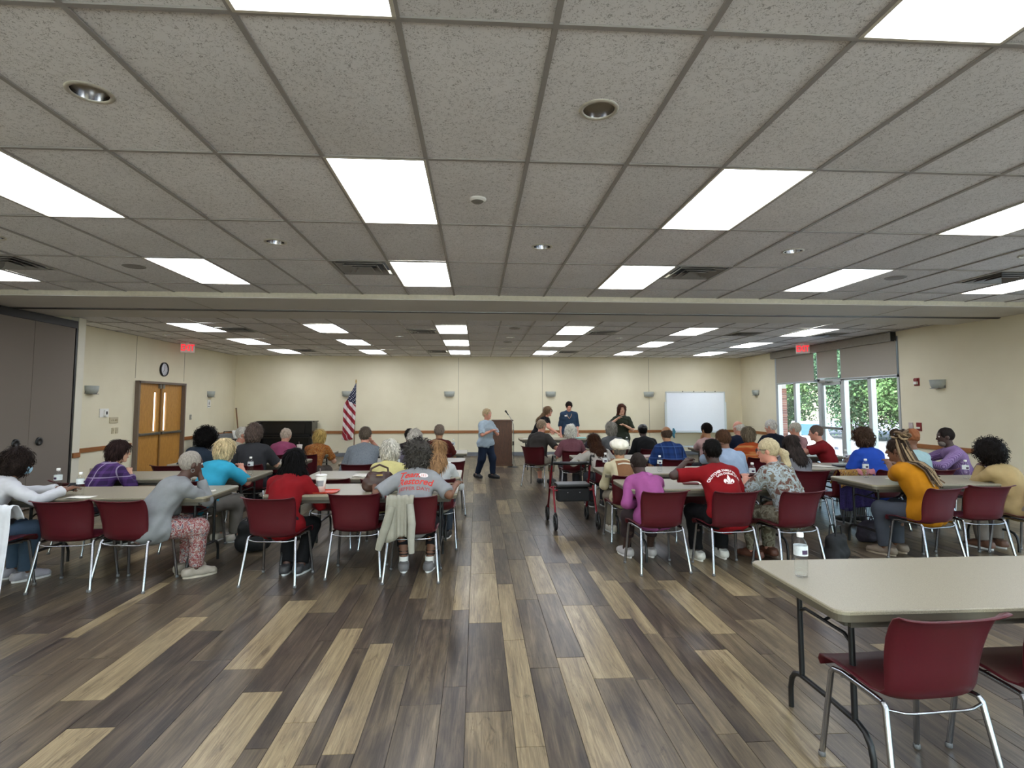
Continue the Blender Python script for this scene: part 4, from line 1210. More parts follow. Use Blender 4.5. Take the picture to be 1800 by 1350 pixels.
SKIN = {k: mk('skin_' + k, c, .55, var=.06, vscale=40) for k, c in dict(fair='#c99a80', pink='#c98d78', tan='#a87a58', brown='#6f4a36', dark='#4a3026', deep='#3a261f').items()}
HAIRM = {}
def hair_mat(c):
    if c in HAIRM: return HAIRM[c]
    x = NT('hair_' + c.strip('#')); v = x.coord('Object', (1, 1, .22))
    f = x.noise(v, 130, 4, .7, .5); l = lin(c); x.p.inputs['Specular IOR Level'].default_value = .07
    x.l(x.ramp(f, [(.3, tuple(k * .55 for k in l)), (.68, tuple(min(1, k * 1.25) for k in l))]), x.p.inputs['Base Color'])
    x.p.inputs['Roughness'].default_value = .6; x.bump(f, .5, .004)
    HAIRM[c] = x.m; return x.m
CLM = {}
def cloth(spec):
    """spec: '#colour' or (pattern, colour, colour, ...)"""
    if spec in CLM: return CLM[spec]
    dk = lambda q: tuple(k * .74 for k in lin(q))
    if isinstance(spec, str):
        m = mk('cloth_' + spec.strip('#'), dk(spec), .85, var=.07, vscale=14, bump=.12, bscale=420, spec=.2)
    else:
        x = NT('cloth_' + spec[0]); cs = [dk(c) for c in spec[1:]]
        v = x.coord('Object'); s = x.n('ShaderNodeSeparateXYZ'); x.l(v, s.inputs[0])
        def stripe(sock, freq, w, off=0.0):
            return x.math('GREATER_THAN', x.math('SINE', x.math('ADD', x.math('MULTIPLY', sock, freq), off)), w)
        if spec[0].startswith('plaid'):
            f = 70.0 if spec[0] != 'plaid_big' else 84.0
            a = stripe(s.outputs['X'], f, .35); b = stripe(s.outputs['Z'], f, .35)
            c = x.mix(x.math('MULTIPLY', x.math('ADD', a, b), .5), cs[0], cs[1])
            if len(cs) > 2:
                c2 = x.math('MAXIMUM', stripe(s.outputs['X'], f * .5, .975), stripe(s.outputs['Z'], f * .5, .975))
                c = x.mix(x.math('MULTIPLY', c2, .7), c, cs[2])
        elif spec[0].startswith('hstripe'):
            f = x.noise(x.coord('Object', (.8, .8, 9.0)), 2.2, 3)
            c = x.ramp(f, [(.35, cs[0]), (.5, cs[1]), (.6, cs[2]), (.72, cs[0])])
        elif spec[0].startswith('vstripe'):
            c = x.mix(stripe(s.outputs['X'], 620, .1), cs[0], cs[1])
        else:                       # blotchy prints
            sc = {'floral': 38, 'camo': 17, 'heather': 90, 'print': 46}.get(spec[0].split('_')[0], 30)
            f = x.noise(v, sc, 2, .55, .8); st = []
            for i, q in enumerate(cs): st.append((.30 + .40 * i / len(cs), q))
            c = x.ramp(f, st, 'CONSTANT' if spec[0].split('_')[0] != 'heather' else 'LINEAR')
        x.l(c, x.p.inputs['Base Color']); x.p.inputs['Roughness'].default_value = .85; x.p.inputs['Specular IOR Level'].default_value = .2
        m = x.m
    CLM[spec] = m; return m

# shoe template
def shoe_mesh():
    V, F = sdf_mesh([P_cap((0, -.07, .045), (0, .06, .045), .046, .046, .03, ((1, 0, 0), 1.05)), P_cap((0, .05, .035), (0, .145, .03), .047, .04, .04), P_cap((0, -.065, .05), (0, -.055, .095), .044, .042, .03), P_half((0, 0, .018), (0, 0, -1)), P_half((0, 0, .10), (0, -.15, 1))], .009)
    up = mesh_np('shoe', V, F, (M_BLACK,))
    P = [(.045 * math.sin(a) * (1.0 if math.cos(a) > 0 else .92), .04 + .145 * math.cos(a)) for a in [2 * math.pi * k / 20 for k in range(20)]]
    so = MB().prism(P, .0, .024).mesh('sole', M_WHITE)
    return up, so
SHOE, SOLE = shoe_mesh()
SEAT = .425
PEOPLE = {}
M_EYEW = mk('eye_white', '#d8d4cc', .3); M_EYED = mk('eye_dark', '#1a120e', .2); M_LIP = mk('lips', '#8d4f48', .5)
eye_me = MB(); eye_me.lathe([(.0, -.011), (.0075, -.008), (.011, 0), (.0075, .008)], n=10, axis='Y', cap=False); eye_me.cur = 1
eye_me.lathe([(.0075, .0079), (.004, .0105), (.0, .0112)], n=10, axis='Y', cap=False); eye_me = eye_me.mesh('eye', [M_EYEW, M_EYED])

def person(key, label, x, y, rot, ztop, skin='fair', hair=('short', '#777777'), shirt='#888888', sleeve=.55, pants='#2b2d33', shoes='#222222', sole='#dddddd',
           s=.92, g=1.0, hy=0.0, hp=None, hr=0.0, twist=0.0, tilt=0.0, hands=(None, None), preset='table', stand=False, near=False, leanc=None, extra=(), legs=None, sleeve_cut=True, collar=None,
           long_hem=False, group='people listening in the hall', bare_shin=False, chair_at=None):
    t = thing('person', label, 'person', (x, y, 0), R(rot), group)
    hv = .0078 if near else .0125                     # surface resolution
    hc_ = .0105 if near else .0145
    Rw = rotz(R(-rot))
    def loc(p): return Rw @ (np.array(p, float) - np.array([x, y, 0.0]))
    g_ = g
    if stand:
        hipz = ztop * .515
        s = ztop / 1.70; H0 = np.array([0, 0, hipz]); lean = R(leanc if leanc is not None else 3)
        if leanc is not None and leanc > 20: s = ztop / (1.70 - .42 * (1 - math.cos(lean))); hipz = .515 * 1.70 * s; H0[2] = hipz
    else:
        H0 = np.array([0, 0, SEAT + .085 * s])
        if leanc is None:
            best = None
            for a in np.arange(2, 48, 1.0):
                zt = H0[2] + .49 * s * math.cos(R(a)) + .275 * min(1, s + .06) * math.cos(R(a * .55))
                if best is None or abs(zt - ztop) < best[0]: best = (abs(zt - ztop), a)
            leanc = best[1]
        lean = R(leanc)
        zt = H0[2] + .49 * s * math.cos(lean) + .275 * min(1, s + .06) * math.cos(lean * .55)
        fix = (ztop - zt); s2 = s + fix / .75; s = max(.78, min(1.05, s2)); H0 = np.array([0, 0, SEAT + .085 * s])
    TR = rotz(R(twist)) @ roty(R(tilt))
    def sp(a, l): return TR @ np.array([0, math.sin(a), math.cos(a)]) * l
    W1 = H0 + sp(lean * .7, .19 * s); C1 = W1 + sp(lean * 1.05, .17 * s); N0 = C1 + sp(lean * 1.25, .135 * s)
    hs = min(1.0, s + .06)
    if hp is None: hp = -8 if not stand else 0
    nk = lean * .9
    HB = N0 + sp(nk, .085 * hs)
    HM = rotz(R(hy + twist)) @ roty(R(hr)) @ rotx(R(hp))
    HC_ = HB + HM @ np.array([0, .018, .095 * hs])
    def hd(p): return HC_ + HM @ (np.array(p, float) * hs)
    fwd = TR @ np.array([0, 1.0, 0]); rt = TR @ np.array([1.0, 0, 0]); ud = sp(lean, 1.0); fb = np.cross(ud, rt); fb = -fb if fb @ fwd < 0 else fb
    # ---- joints
    shw = .165 * s * (.93 + .07 * g); shz = N0 - ud * .055 * s
    Sh = [shz - rt * shw, shz + rt * shw]
    l1, l2 = .285 * s, .245 * s
    wr, el = [], []
    for i, sg in enumerate((-1, 1)):
        hnd = hands[i]; pole = rt * sg * .7 - ud * .6 - fwd * .35
        if hnd is None or isinstance(hnd, str):
            pz = hnd or preset
            if pz == 'table': T = np.array([sg * .13 * s, .33 + .03 * sg, TH + .045])
            elif pz == 'lap': T = H0 + fwd * .27 + rt * sg * .09 + np.array([0, 0, .07])
            elif pz == 'side': T = Sh[i] + rt * sg * .05 - np.array([0, 0, .50 * s]) + fwd * .06; pole = -fwd + rt * sg * .4
            elif pz == 'chin': T = hd((sg * .035, .10, -.13)); pole = rt * sg * .35 - np.array([0, 0, 1.0]) + fwd * .3
            elif pz == 'cheek': T = hd((sg * .09, .06, -.09)); pole = rt * sg * .6 - np.array([0, 0, 1.0]) + fwd * .3
            elif pz == 'belly': T = C1 + fb * .17 * g + rt * sg * .04 - ud * .06; pole = rt * sg - ud * .5 - fwd * .4
            elif pz == 'hip': T = H0 + rt * sg * .19 + fwd * .05 + np.array([0, 0, .08])
        else: T = loc(hnd)
        e, w = ik(Sh[i], np.array(T, float), l1, l2, pole); el.append(e); wr.append(w)
    hipw = .088 * s; lt, ls = .415 * s, .40 * s
    Hj = [H0 - rt * hipw - np.array([0, 0, .02]), H0 + rt * hipw - np.array([0, 0, .02])]
    kn, an, ft = [], [], []
    for i, sg in enumerate((-1, 1)):
        if stand:
            A = np.array([sg * .095 * s, -.02, .085]); po = np.array([sg * .1, 1.0, 0])
            if legs: A = A + np.array(legs['feet'][i])
            lg_ = np.linalg.norm(np.array([0, 0, hipz - .105])); k, A2 = ik(Hj[i], A, lg_ * .515, lg_ * .505, po); kn.append(k); an.append(A2); ft.append(np.array([sg * .15, 1.0, 0]))
        else:
            A = np.array([sg * .12 * s, .40 * s, .085]); 
            if legs: A = A + np.array(legs[i])
            k, A2 = ik(Hj[i], A, lt, ls, np.array([sg * .12, .6, 1.0])); kn.append(k); an.append(A2); ft.append(np.array([sg * .12, 1.0, 0]))
    # ---- body surface
    flat = (tuple(fb), 1.30)
    torso = lambda e: [P_cap(Hj[0] + rt * .01, Hj[1] - rt * .01, .105 * g * s + e, .105 * g * s + e, .05), P_cap(H0, W1, .136 * g * s + e, .136 * g * s + e, .06, flat),
                       P_cap(W1 - fb * .005, C1 - fb * .005, .136 * g * s + e, .150 * (g * .5 + .5) * s + e, .06, flat), P_cap(C1, N0 - ud * .06, .150 * (g * .5 + .5) * s + e, .11 * s + e, .05, flat),
                       P_cap(Sh[0] + rt * .03, Sh[1] - rt * .03, .062 * s + e, .062 * s + e, .05)]
    arm = lambda i, e: [P_cap(Sh[i], el[i], .052 * s * (.75 + .25 * g) + e, .041 * s * (.8 + .2 * g) + e, .025)]
    B = torso(0.0)
    B += [P_cap(N0 - ud * .05, HB + (HC_ - HB) * .35, .056 * hs, .053 * hs, .03)]
    B += [P_ell(hd((0, -.008, .022)), np.array([.076, .097, .098]) * hs, HM, .02), P_ell(hd((0, .022, -.045)), np.array([.058, .070, .078]) * hs, HM, .03), P_ell(hd((0, .072, -.10)), np.array([.026, .022, .02]) * hs, HM, .02),
          P_cap(hd((0, .090, .008)), hd((0, .106, -.022)), .009 * hs, .014 * hs, .012), P_cap(hd((-.03, .083, .030)), hd((.03, .083, .030)), .011 * hs, .011 * hs, .014), P_cap(hd((-.017, .089, -.058)), hd((.017, .089, -.058)), .009 * hs, .009 * hs, .01),
          P_ell(hd((-.077, -.008, -.008)), np.array([.011, .021, .032]) * hs, HM @ rotz(.35), .008), P_ell(hd((.077, -.008, -.008)), np.array([.011, .021, .032]) * hs, HM @ rotz(-.35), .008),
          P_ell(hd((-.031, .096, .010)), np.array([.013, .012, .010]) * hs, HM, .01, True), P_ell(hd((.031, .096, .010)), np.array([.013, .012, .010]) * hs, HM, .01, True)]
    for i, sg in enumerate((-1, 1)):
        B += arm(i, 0) + [P_cap(el[i], wr[i], .041 * s, .027 * s, .02)]
        d = unit(wr[i] - el[i]); nrm = np.array([0, 0, -1.0]); nrm = unit(nrm - d * (nrm @ d)) if abs(d[2]) < .9 else unit(fwd - d * (fwd @ d)); lat = np.cross(d, nrm) * sg
        W_ = wr[i]
        B += [P_cap(W_, W_ + d * .065, .026, .034, .015, (tuple(nrm), 1.75))]
        for q, (lo_, ln, an_) in enumerate(((-.030, .052, -.16), (-.010, .066, -.05), (.010, .070, .05), (.030, .062, .16))):
            b0 = W_ + d * .078 + lat * lo_; dd = unit(d + lat * an_ * 1.3 + nrm * .35); b1 = b0 + dd * ln * .55; b2 = b1 + unit(dd + nrm * .9) * ln * .5
            B += [P_cap(b0, b1, .0095, .0085, .006), P_cap(b1, b2, .0085, .0075, .006)]
        th = W_ + d * .02 + lat * .028; t1 = th + unit(d * .6 + lat * .75 + nrm * .3) * .045
        B += [P_cap(th, t1, .013, .011, .008), P_cap(t1, t1 + unit(d + nrm * .4) * .03, .0105, .009, .006)]
        B += [P_cap(Hj[i], kn[i], .082 * s * (.5 + .5 * g), .056 * s, .04), P_cap(kn[i], kn[i] * .55 + an[i] * .45 - ft[i] * .015, .054 * s, .054 * s, .02), P_cap(kn[i] * .55 + an[i] * .45 - ft[i] * .015, an[i], .054 * s, .036 * s, .02), P_cap(an[i], an[i] + np.array([0, 0, -.04]), .036 * s, .036 * s, .02),
              P_cap(an[i] + np.array([0, 0, -.045]), an[i] + ft[i] * .13 + np.array([0, 0, -.055]), .034, .026, .02)]
    V, F = sdf_mesh(B, hv)
    obj('body', mesh_np('body', V, F, (SKIN[skin],)), t)
    # ---- shirt
    e = .013; seed = sum(map(ord, label)) % 997
    S_ = torso(e)
    for i in (0, 1):
        f1 = min(1.0, sleeve); en = Sh[i] + (el[i] - Sh[i]) * f1
        r0 = .058 * s * (.75 + .25 * g) + e; r1 = (.058 if sleeve < 1 else .044) * s * (.85 + .15 * g) + e
        if sleeve > 0: S_ += [P_cap(Sh[i], en, r0, r1, .03, None, sleeve <= 1.0)]
        if sleeve > 1.0:
            f2 = sleeve - 1.0; S_ += [P_cap(el[i], el[i] + (wr[i] - el[i]) * f2, .044 * s + e, .036 * s + e, .02, None, True)]
    if long_hem or stand:
        for i in (0, 1): S_ += [P_cap(Hj[i], Hj[i] + (kn[i] - Hj[i]) * (.34 if not stand else .18), .10 * s * g + e, .095 * s * g + e, .05, None, True)]
    S_ += [P_ell(HB + (HC_ - HB) * .30 + fb * .02, np.array([.066, .072, .075]) * hs, HM, .02, True)]
    V, F = sdf_mesh(S_, hc_, .010 if near else .007, 22, seed)
    so_ = obj('shirt', mesh_np('shirt', V, F, (cloth(shirt),)), t)
    # ---- trousers
    Tr = [P_cap(Hj[0], Hj[1], .105 * g * s + .006, .105 * g * s + .006, .05), P_cap(H0 - ud * .02, H0 + ud * .06, .132 * g * s + .005, .128 * g * s + .005, .05, flat)]
    for i in (0, 1):
        lowf = .62 if bare_shin else .97
        Tr += [P_cap(Hj[i], kn[i], .092 * s * (.5 + .5 * g) + .012, .070 * s + .014, .05), P_cap(kn[i], kn[i] + (an[i] - kn[i]) * lowf, .070 * s + .014, .056 * s + .010, .05, None, True)]
    V, F = sdf_mesh(Tr, hc_, .006, 20, seed + 1)
    obj('trousers', mesh_np('trousers', V, F, (cloth(pants),)), t)
    # ---- shoes
    for i in (0, 1):
        o = obj('shoe', SHOE, t, (an[i][0], an[i][1], max(0.0, an[i][2] - .085)), math.atan2(-ft[i][0], ft[i][1]))
        o.material_slots[0].link = 'OBJECT'; o.material_slots[0].material = mk('shoe_' + shoes.strip('#'), shoes, .55)
        q = obj('sole', SOLE, o); q.material_slots[0].link = 'OBJECT'; q.material_slots[0].material = mk('sole_' + sole.strip('#'), sole, .6)
    # ---- face
    lipo = MB().tube([hd((-.020, .094, -.057)), hd((0, .100, -.056)), hd((.020, .094, -.057))], [.004, .006, .004], 6).build('mouth', M_LIP, t)
    for sg in (-1, 1):
        o = obj('eye', eye_me, t); o.matrix_local = Matrix.Translation(Vector(hd((sg * .031, .082, .010)))) @ Matrix(HM.tolist()).to_4x4()
    # ---- hair
    st, hcol = hair[0], hair[1]
    if st != 'none':
        off = {'short': .010, 'crop': .006, 'bob': .020, 'long': .018, 'afro': .055, 'curly': .042, 'fluffy': .030, 'fringe': .008, 'sleek': .010, 'cap': .008, 'wavy': .024}.get(st, .012)
        nz = {'afro': (.012, 60), 'curly': (.022, 55), 'fluffy': (.012, 45), 'wavy': (.012, 36)}.get(st, (.004, 70))
        hh = [P_ell(hd((0, -.014, .024)), (np.array([.077, .095, .097]) + off) * hs, HM, .02)]
        dn = -.02
        if st in ('bob', 'fluffy', 'wavy'):
            hh += [P_ell(hd((0, -.035, -.03)), (np.array([.078, .075, .095]) + off) * hs, HM, .03)]
        if st == 'lob': hh += [P_ell(hd((0, -.03, -.02)), np.array([.098, .095, .10]) * hs, HM, .04), P_ell(hd((0, -.045, -.115)), np.array([.135, .085, .085]) * hs, HM, .05), P_half(hd((0, 0, -.185)), HM @ np.array([0, 0, -1.0]))]
        if st == 'curly': hh += [P_ell(hd((0, -.04, -.035)), (np.array([.07, .06, .075]) + off) * hs, HM, .03)]
        if st == 'afro': hh += [P_ell(hd((0, -.03, -.02)), (np.array([.065, .06, .07]) + off) * hs, HM, .03)]
        if st == 'long':
            b0 = hd((0, -.05, -.02)); b1 = N0 - fb * .085 * s - ud * .05; b2 = C1 - fb * (.135 * s)
            hh += [P_cap(b0, b1, .090 * hs, .118 * hs, .03, (tuple(fb), 1.5)), P_cap(b1, b2, .118 * hs, .085 * hs, .03, (tuple(fb), 2.6))]
        # open the face
        if st == 'fringe':
            hh += [P_half(hd((0, 0, .035)), HM @ np.array([0, .25, 1.0])), P_half(hd((0, .03, 0)), HM @ np.array([0, 1.0, 0]))]
        hh += [P_ell(hd((0, .125, -.045)), np.array([.078 + off * .2, .085, .105]) * hs, HM, .02, True)]
        if st in ('short', 'crop', 'fringe', 'cap', 'sleek'):
            hh += [P_half(hd((0, -.03, -.060)), HM @ np.array([0, .25, -1.0])), P_ell(hd((-.09, .005, -.03)), np.array([.03, .028, .045]) * hs, HM, .02, True), P_ell(hd((.09, .005, -.03)), np.array([.03, .028, .045]) * hs, HM, .02, True)]
        elif st in ('bob', 'fluffy', 'wavy'):
            hh += [P_half(hd((0, 0, -.135 if st != 'fluffy' else -.115)), HM @ np.array([0, .1, -1.0]))]
        V, F = sdf_mesh(hh, .0085 if near else .012, nz[0], nz[1], seed + 2)
        hm_ = mesh_np('hair', V, F, (hair_mat(hcol),))
        ho = obj('hair', hm_, t)
        LK = {'short': (420, .030, .004, .006), 'crop': (0, 0, 0, 0), 'fringe': (260, .026, .003, .006), 'bob': (520, .070, .006, .009), 'lob': (560, .085, .006, .010), 'long': (620, .085, .005, .010), 'afro': (700, .030, .018, .008),
              'curly': (620, .050, .022, .010), 'fluffy': (560, .045, .007, .009), 'wavy': (560, .055, .014, .010), 'sleek': (0, 0, 0, 0)}.get(st, (0, 0, 0, 0))
        if LK[0]:
            rn = np.random.RandomState(seed + 5); nv = len(V)
            N_ = np.empty(nv * 3, np.float32); hm_.vertices.foreach_get('normal', N_); N_ = N_.reshape(-1, 3)
            ix = rn.randint(0, nv, LK[0]); p0 = V[ix]; n_ = N_[ix].astype(float)
            crown = hd((0, -.02, .13)); gd = (p0 - crown) * 5.0 + np.array([0, 0, -.55]) + rn.normal(size=p0.shape) * (.9 if st in ('curly', 'afro') else (.28 if st in ('fluffy', 'wavy') else .12))
            gd -= n_ * (gd * n_).sum(1)[:, None]; gd /= np.linalg.norm(gd, axis=1)[:, None] + 1e-9
            wv = np.cross(n_, gd); L_ = LK[1] * rn.uniform(.6, 1.3, (LK[0], 1)); wd_ = LK[3] * rn.uniform(.5, 1.2, (LK[0], 1)); lf = LK[2] * rn.uniform(.2, 1.3, (LK[0], 1))
            cols_ = []
            for q, (a_, w_, o_) in enumerate(((0, .7, -.003), (.35, 1.0, .8), (.7, .8, 1.0), (1.0, .15, .35))):
                c_ = p0 + gd * L_ * a_ + n_ * (lf * max(o_, 0) + min(o_, 0) + .0015)
                if st in ('curly', 'afro', 'wavy'): c_ = c_ + wv * (.010 * math.sin(q * 2.1)) + n_ * .004 * q * (st != 'wavy')
                cols_ += [c_ - wv * wd_ * w_ * .5, c_ + n_ * wd_ * w_ * .35, c_ + wv * wd_ * w_ * .5]
            LV = np.stack(cols_, 1).reshape(-1, 3); base = np.arange(LK[0])[:, None] * 12
            LF = np.concatenate([base + np.array([[r * 3 + c, r * 3 + c + 1, r * 3 + c + 4, r * 3 + c + 3]]) for r in range(3) for c in range(2)])
            l0 = lin(hcol); shade = ['#%02x%02x%02x' % tuple(int(255 * min(1, max(0, (12.92 * k * f_ if k * f_ < .0031 else 1.055 * (k * f_) ** (1 / 2.4) - .055)))) for k in l0) for f_ in (.6, 1.0, 1.45)]
            mi_ = np.tile(rn.randint(0, 3, LK[0]), 6)
            obj('hair_locks', mesh_np('hair_locks', LV, LF, [hair_mat(c) for c in shade], True, mi_), ho)
    fr = dict(t=t, hd=hd, HM=HM, hs=hs, N0=N0, C1=C1, H0=H0, W1=W1, fb=fb, ud=ud, rt=rt, fwd=fwd, Sh=Sh, el=el, wr=wr, shirt=so_, s=s, kn=kn, an=an, near=near, label=label, loc=loc)
    PEOPLE[key] = fr
    if not stand and chair_at is not False:
        cx, cy_, cr = chair_at if chair_at else (x, y, rot)
        chair(cx, cy_, cr, 'maroon chair seating the ' + label)
    return fr

def decal(fr, name, pts, faces, mat, up=0.0, side=0.0, off=.003):
    sh_ = fr['shirt'].data
    bvh = BVHTree.FromPolygons([v.co for v in sh_.vertices], [tuple(p.vertices) for p in sh_.polygons])
    V = []
    for u, v in pts:
        o = fr['C1'] + fr['ud'] * (v + up) + fr['rt'] * (u + side) - fr['fb'] * .6
        h, n, i, d = bvh.ray_cast(Vector(o), Vector(fr['fb']))
        if h is None: h = Vector(fr['C1'] + fr['ud'] * (v + up) + fr['rt'] * (u + side) - fr['fb'] * .16); n = Vector(-fr['fb'])
        V.append(h - Vector(fr['fb']) * off)
    return MB().add(V, faces).build(name, mat, fr['t'])
def text_decal(fr, name, txt, size, mat, up, side=0.0, shear=0.0, bold=0.0, arcr=None, wx=1.0):
    V, F = text_geo(txt, size, shear, bold)
    if arcr: P = [((arcr + v.y) * math.sin(v.x * wx / arcr), (arcr + v.y) * math.cos(v.x * wx / arcr) - arcr) for v in V]
    else: P = [(v.x * wx, v.y) for v in V]
    decal(fr, name, P, F, mat, up, side)
def grid_patch(w, h, nx=8, ny=6, shape=None):
    P = []; F = []
    for j in range(ny + 1):
        for i in range(nx + 1):
            P.append((w * (i / nx - .5), h * (j / ny - .5)))
    for j in range(ny):
        for i in range(nx):
            a = j * (nx + 1) + i; F.append((a, a + 1, a + nx + 2, a + nx + 1))
    return P, F
def ell_patch(w, h, n=20):
    P = [(0, 0)] + [(w / 2 * math.cos(2 * math.pi * k / n), h / 2 * math.sin(2 * math.pi * k / n)) for k in range(n)]
    return P, [(0, 1 + k, 1 + (k + 1) % n) for k in range(n)]
def head_part(fr, name, prims, mat, h=.010, noise=0.0, ns=40):
    V, F = sdf_mesh(prims, h, noise, ns, 3)
    return obj(name, mesh_np(name, V, F, (mat,)), fr['t'])
def mask_part(fr):
    hd, HM, hs = fr['hd'], fr['HM'], fr['hs']
    head_part(fr, 'face_mask', [P_ell(hd((0, .055, -.055)), np.array([.064, .062, .055]) * hs, HM), P_half(hd((0, .03, 0)), HM @ np.array([0, -1.0, 0]))], mk('mask_blue', '#9fc3d8', .8), .009)
    for sg in (-1, 1):
        MB().tube([hd((sg * .062, .045, -.035)), hd((sg * .079, .0, -.02)), hd((sg * .082, -.02, .01))], .0025, 5).build('ear_loop', M_WHITE, fr['t'])
def glasses(fr):
    hd = fr['hd']; b = MB()
    for sg in (-1, 1):
        b.tube([hd((sg * .031 + .026 * math.cos(a), .108, .010 + .019 * math.sin(a))) for a in [2 * math.pi * k / 14 for k in range(14)]], .0028, 6, closed=True)
        b.tube([hd((sg * .057, .106, .014)), hd((sg * .081, .06, .016)), hd((sg * .084, -.01, .008))], .0028, 6)
    b.tube([hd((-.008, .110, .013)), hd((.008, .110, .013))], .0025, 6)
    b.build('glasses', M_BLACK, fr['t'])

pp = person
# ---------------- left block, front row
f = pp('P1', 'person in white shirt and blue mask resting forearms on the table', -4.36, 5.18, -30, 1.15, 'brown', ('wavy', '#241c19'), '#d4d4d8', 1.92, '#4c6076', '#a4a2aa', s=.93, near=True, hands=((-3.92, 5.58, .80), (-3.80, 5.46, .80)), long_hem=True, chair_at=(-4.16, 5.12, -8))
mask_part(f)
strap = MB().tube([f['Sh'][0] + f['ud'] * .06 - f['fb'] * .06, f['C1'] - f['fb'] * .155, f['W1'] - f['fb'] * .15 + f['rt'] * .06, f['H0'] - f['fb'] * .10 + f['rt'] * .16], .013, 6).build('bag_strap', M_BLACK, f['t'])
head_part(f, 'waist_bag', [P_cap(f['H0'] + f['rt'] * .19 + f['ud'] * .10, f['H0'] + f['rt'] * .16 + f['ud'] * .10 + f['fwd'] * .14, .06, .06)], M_BLACK, .012)
f = pp('P2', 'person in grey cardigan and printed trousers, hand at mouth', -2.93, 5.27, -44, 1.12, 'dark', ('crop', '#958d84'), '#8f9193', 1.92, ('print_f', '#a98278', '#8d3f45', '#c4b4ae', '#6b6674'), '#9c9284', '#b9ae9c', s=.92, g=1.1, near=True, hands=('table', 'chin'), chair_at=(-3.02, 5.27, -8), long_hem=True)
MB().tube([f['hd']((.086, -.006 + .016 * math.cos(a), -.058 + .016 * math.sin(a))) for a in [2 * math.pi * k / 12 for k in range(12)]], .003, 6, closed=True).build('earring', M_STEEL, f['t'])
f = pp('P10', 'person in red blazer with feet crossed under the chair', -1.80, 5.32, -5, 1.13, 'dark', ('lob', '#0c0a0a'), '#860c15', 1.92, '#121215', '#3c3b3d', '#d9d9d9', s=.92, near=True, long_hem=True, legs=[(.10, -.16, 0), (.02, -.16, 0)], hands=('table', 'table'))
f = pp('P11', 'person in grey T-shirt with red team lettering on the back', -.58, 5.34, 0, 1.18, 'brown', ('curly', '#45413d'), '#9b9c9f', .92, '#17161a', '#6b6868', '#e4e4e4', s=.95, g=1.12, near=True, bare_shin=True, legs=[(.0, -.18, 0), (.02, -.18, 0)], hands=((-1.0, 5.62, .80), (-.20, 5.58, .80)))
RED = mk('print_red', '#c5362e', .8)
text_decal(f, 'shirt_lettering', 'Team', .092, RED, .060, -.055, .35, .002)
text_decal(f, 'shirt_lettering', 'Restored', .086, RED, -.012, .0, .35, .002)
text_decal(f, 'shirt_lettering', 'JEFFER DAY!', .046, mk('print_dull_red', '#a14a4a', .8), -.080, .0, 0, .001, wx=1.15)
P, F = ell_patch(.082, .056); decal(f, 'shirt_badge', P, F, mk('print_white', '#e6d9d6', .8), .060, .080, .004)
for k in (-1, 0, 1):
    P, F = grid_patch(.003, .03, 1, 2); decal(f, 'shirt_badge_line', P, F, RED, .060, .080 + k * .018, .006)
for i in (0, 1):
    for k in range(3):
        c = f['kn'][i] + (f['an'][i] - f['kn'][i]) * (.66 + k * .07)
        MB().lathe([(.050, -.007), (.052, .007)], tuple(c), 14, cap=False).build('leg_strap', M_BLACK, f['t'])
    MB().lathe([(.043, -.05), (.044, .03)], tuple(f['an'][i] + np.array([0, 0, .02])), 14, cap=False).build('sock', M_WHITE, f['t'])
# second row left
f = pp('P3', 'person in purple plaid shirt turned to the right', -4.24, 6.48, -22, 1.14, 'fair', ('bob', '#2c1f1d'), ('plaid_big', '#3a2650', '#5a3a76', '#b9a8c4'), 1.9, '#3a3d46', hy=-45)
f = pp('P4', 'person in turquoise knit top holding a water bottle', -3.04, 6.50, -18, 1.15, 'pink', ('bob', '#c4b189'), '#36a6c6', .9, '#77726b', '#b5aea3', s=.93, g=1.1, near=True, hands=('table', (-2.80, 6.93, .82)), chair_at=(-3.12, 6.5, -4), hy=-5)
f = pp('P12', 'person in pale yellow shirt behind the brown purse', -1.03, 6.48, 0, 1.12, 'pink', ('fluffy', '#c0bbae'), '#d8cd8c', .6, '#5a5a60')
f = pp('P13', 'person in white hoodie near the aisle', -.46, 6.48, 0, 1.12, 'fair', ('long', '#8a6a4a'), '#c6c7c5', 1.92, '#3f4854', long_hem=True)
# third row left
f = pp('P5', 'person in dark denim shirt leaning to the right', -4.02, 8.08, -22, 1.20, 'dark', ('afro', '#0e0c0c'), '#2c3745', 1.92, '#25282e', s=.95, g=1.15, tilt=8, hy=-15, chair_at=(-4.12, 8.06, 0))
f = pp('P7', 'person in charcoal T-shirt in front of the piano', -3.13, 8.08, 0, 1.28, 'fair', ('fluffy', '#584b45'), '#3b3b3f', .9, '#2b2d33', s=1.0, g=1.18)
f = pp('P14', 'broad person in heather grey shirt with a hand at the cheek', -1.62, 8.06, 0, 1.23, 'pink', ('short', '#5b5046'), ('heather_g', '#70767e', '#878d95'), 1.2, '#3b4048', s=1.0, g=1.35, hands=('table', 'cheek'))
f = pp('P16', 'person in lavender grey top beside a water bottle', -.90, 8.06, 0, 1.18, 'fair', ('fluffy', '#b7b0a6'), '#8a8393', .9, '#44464d')
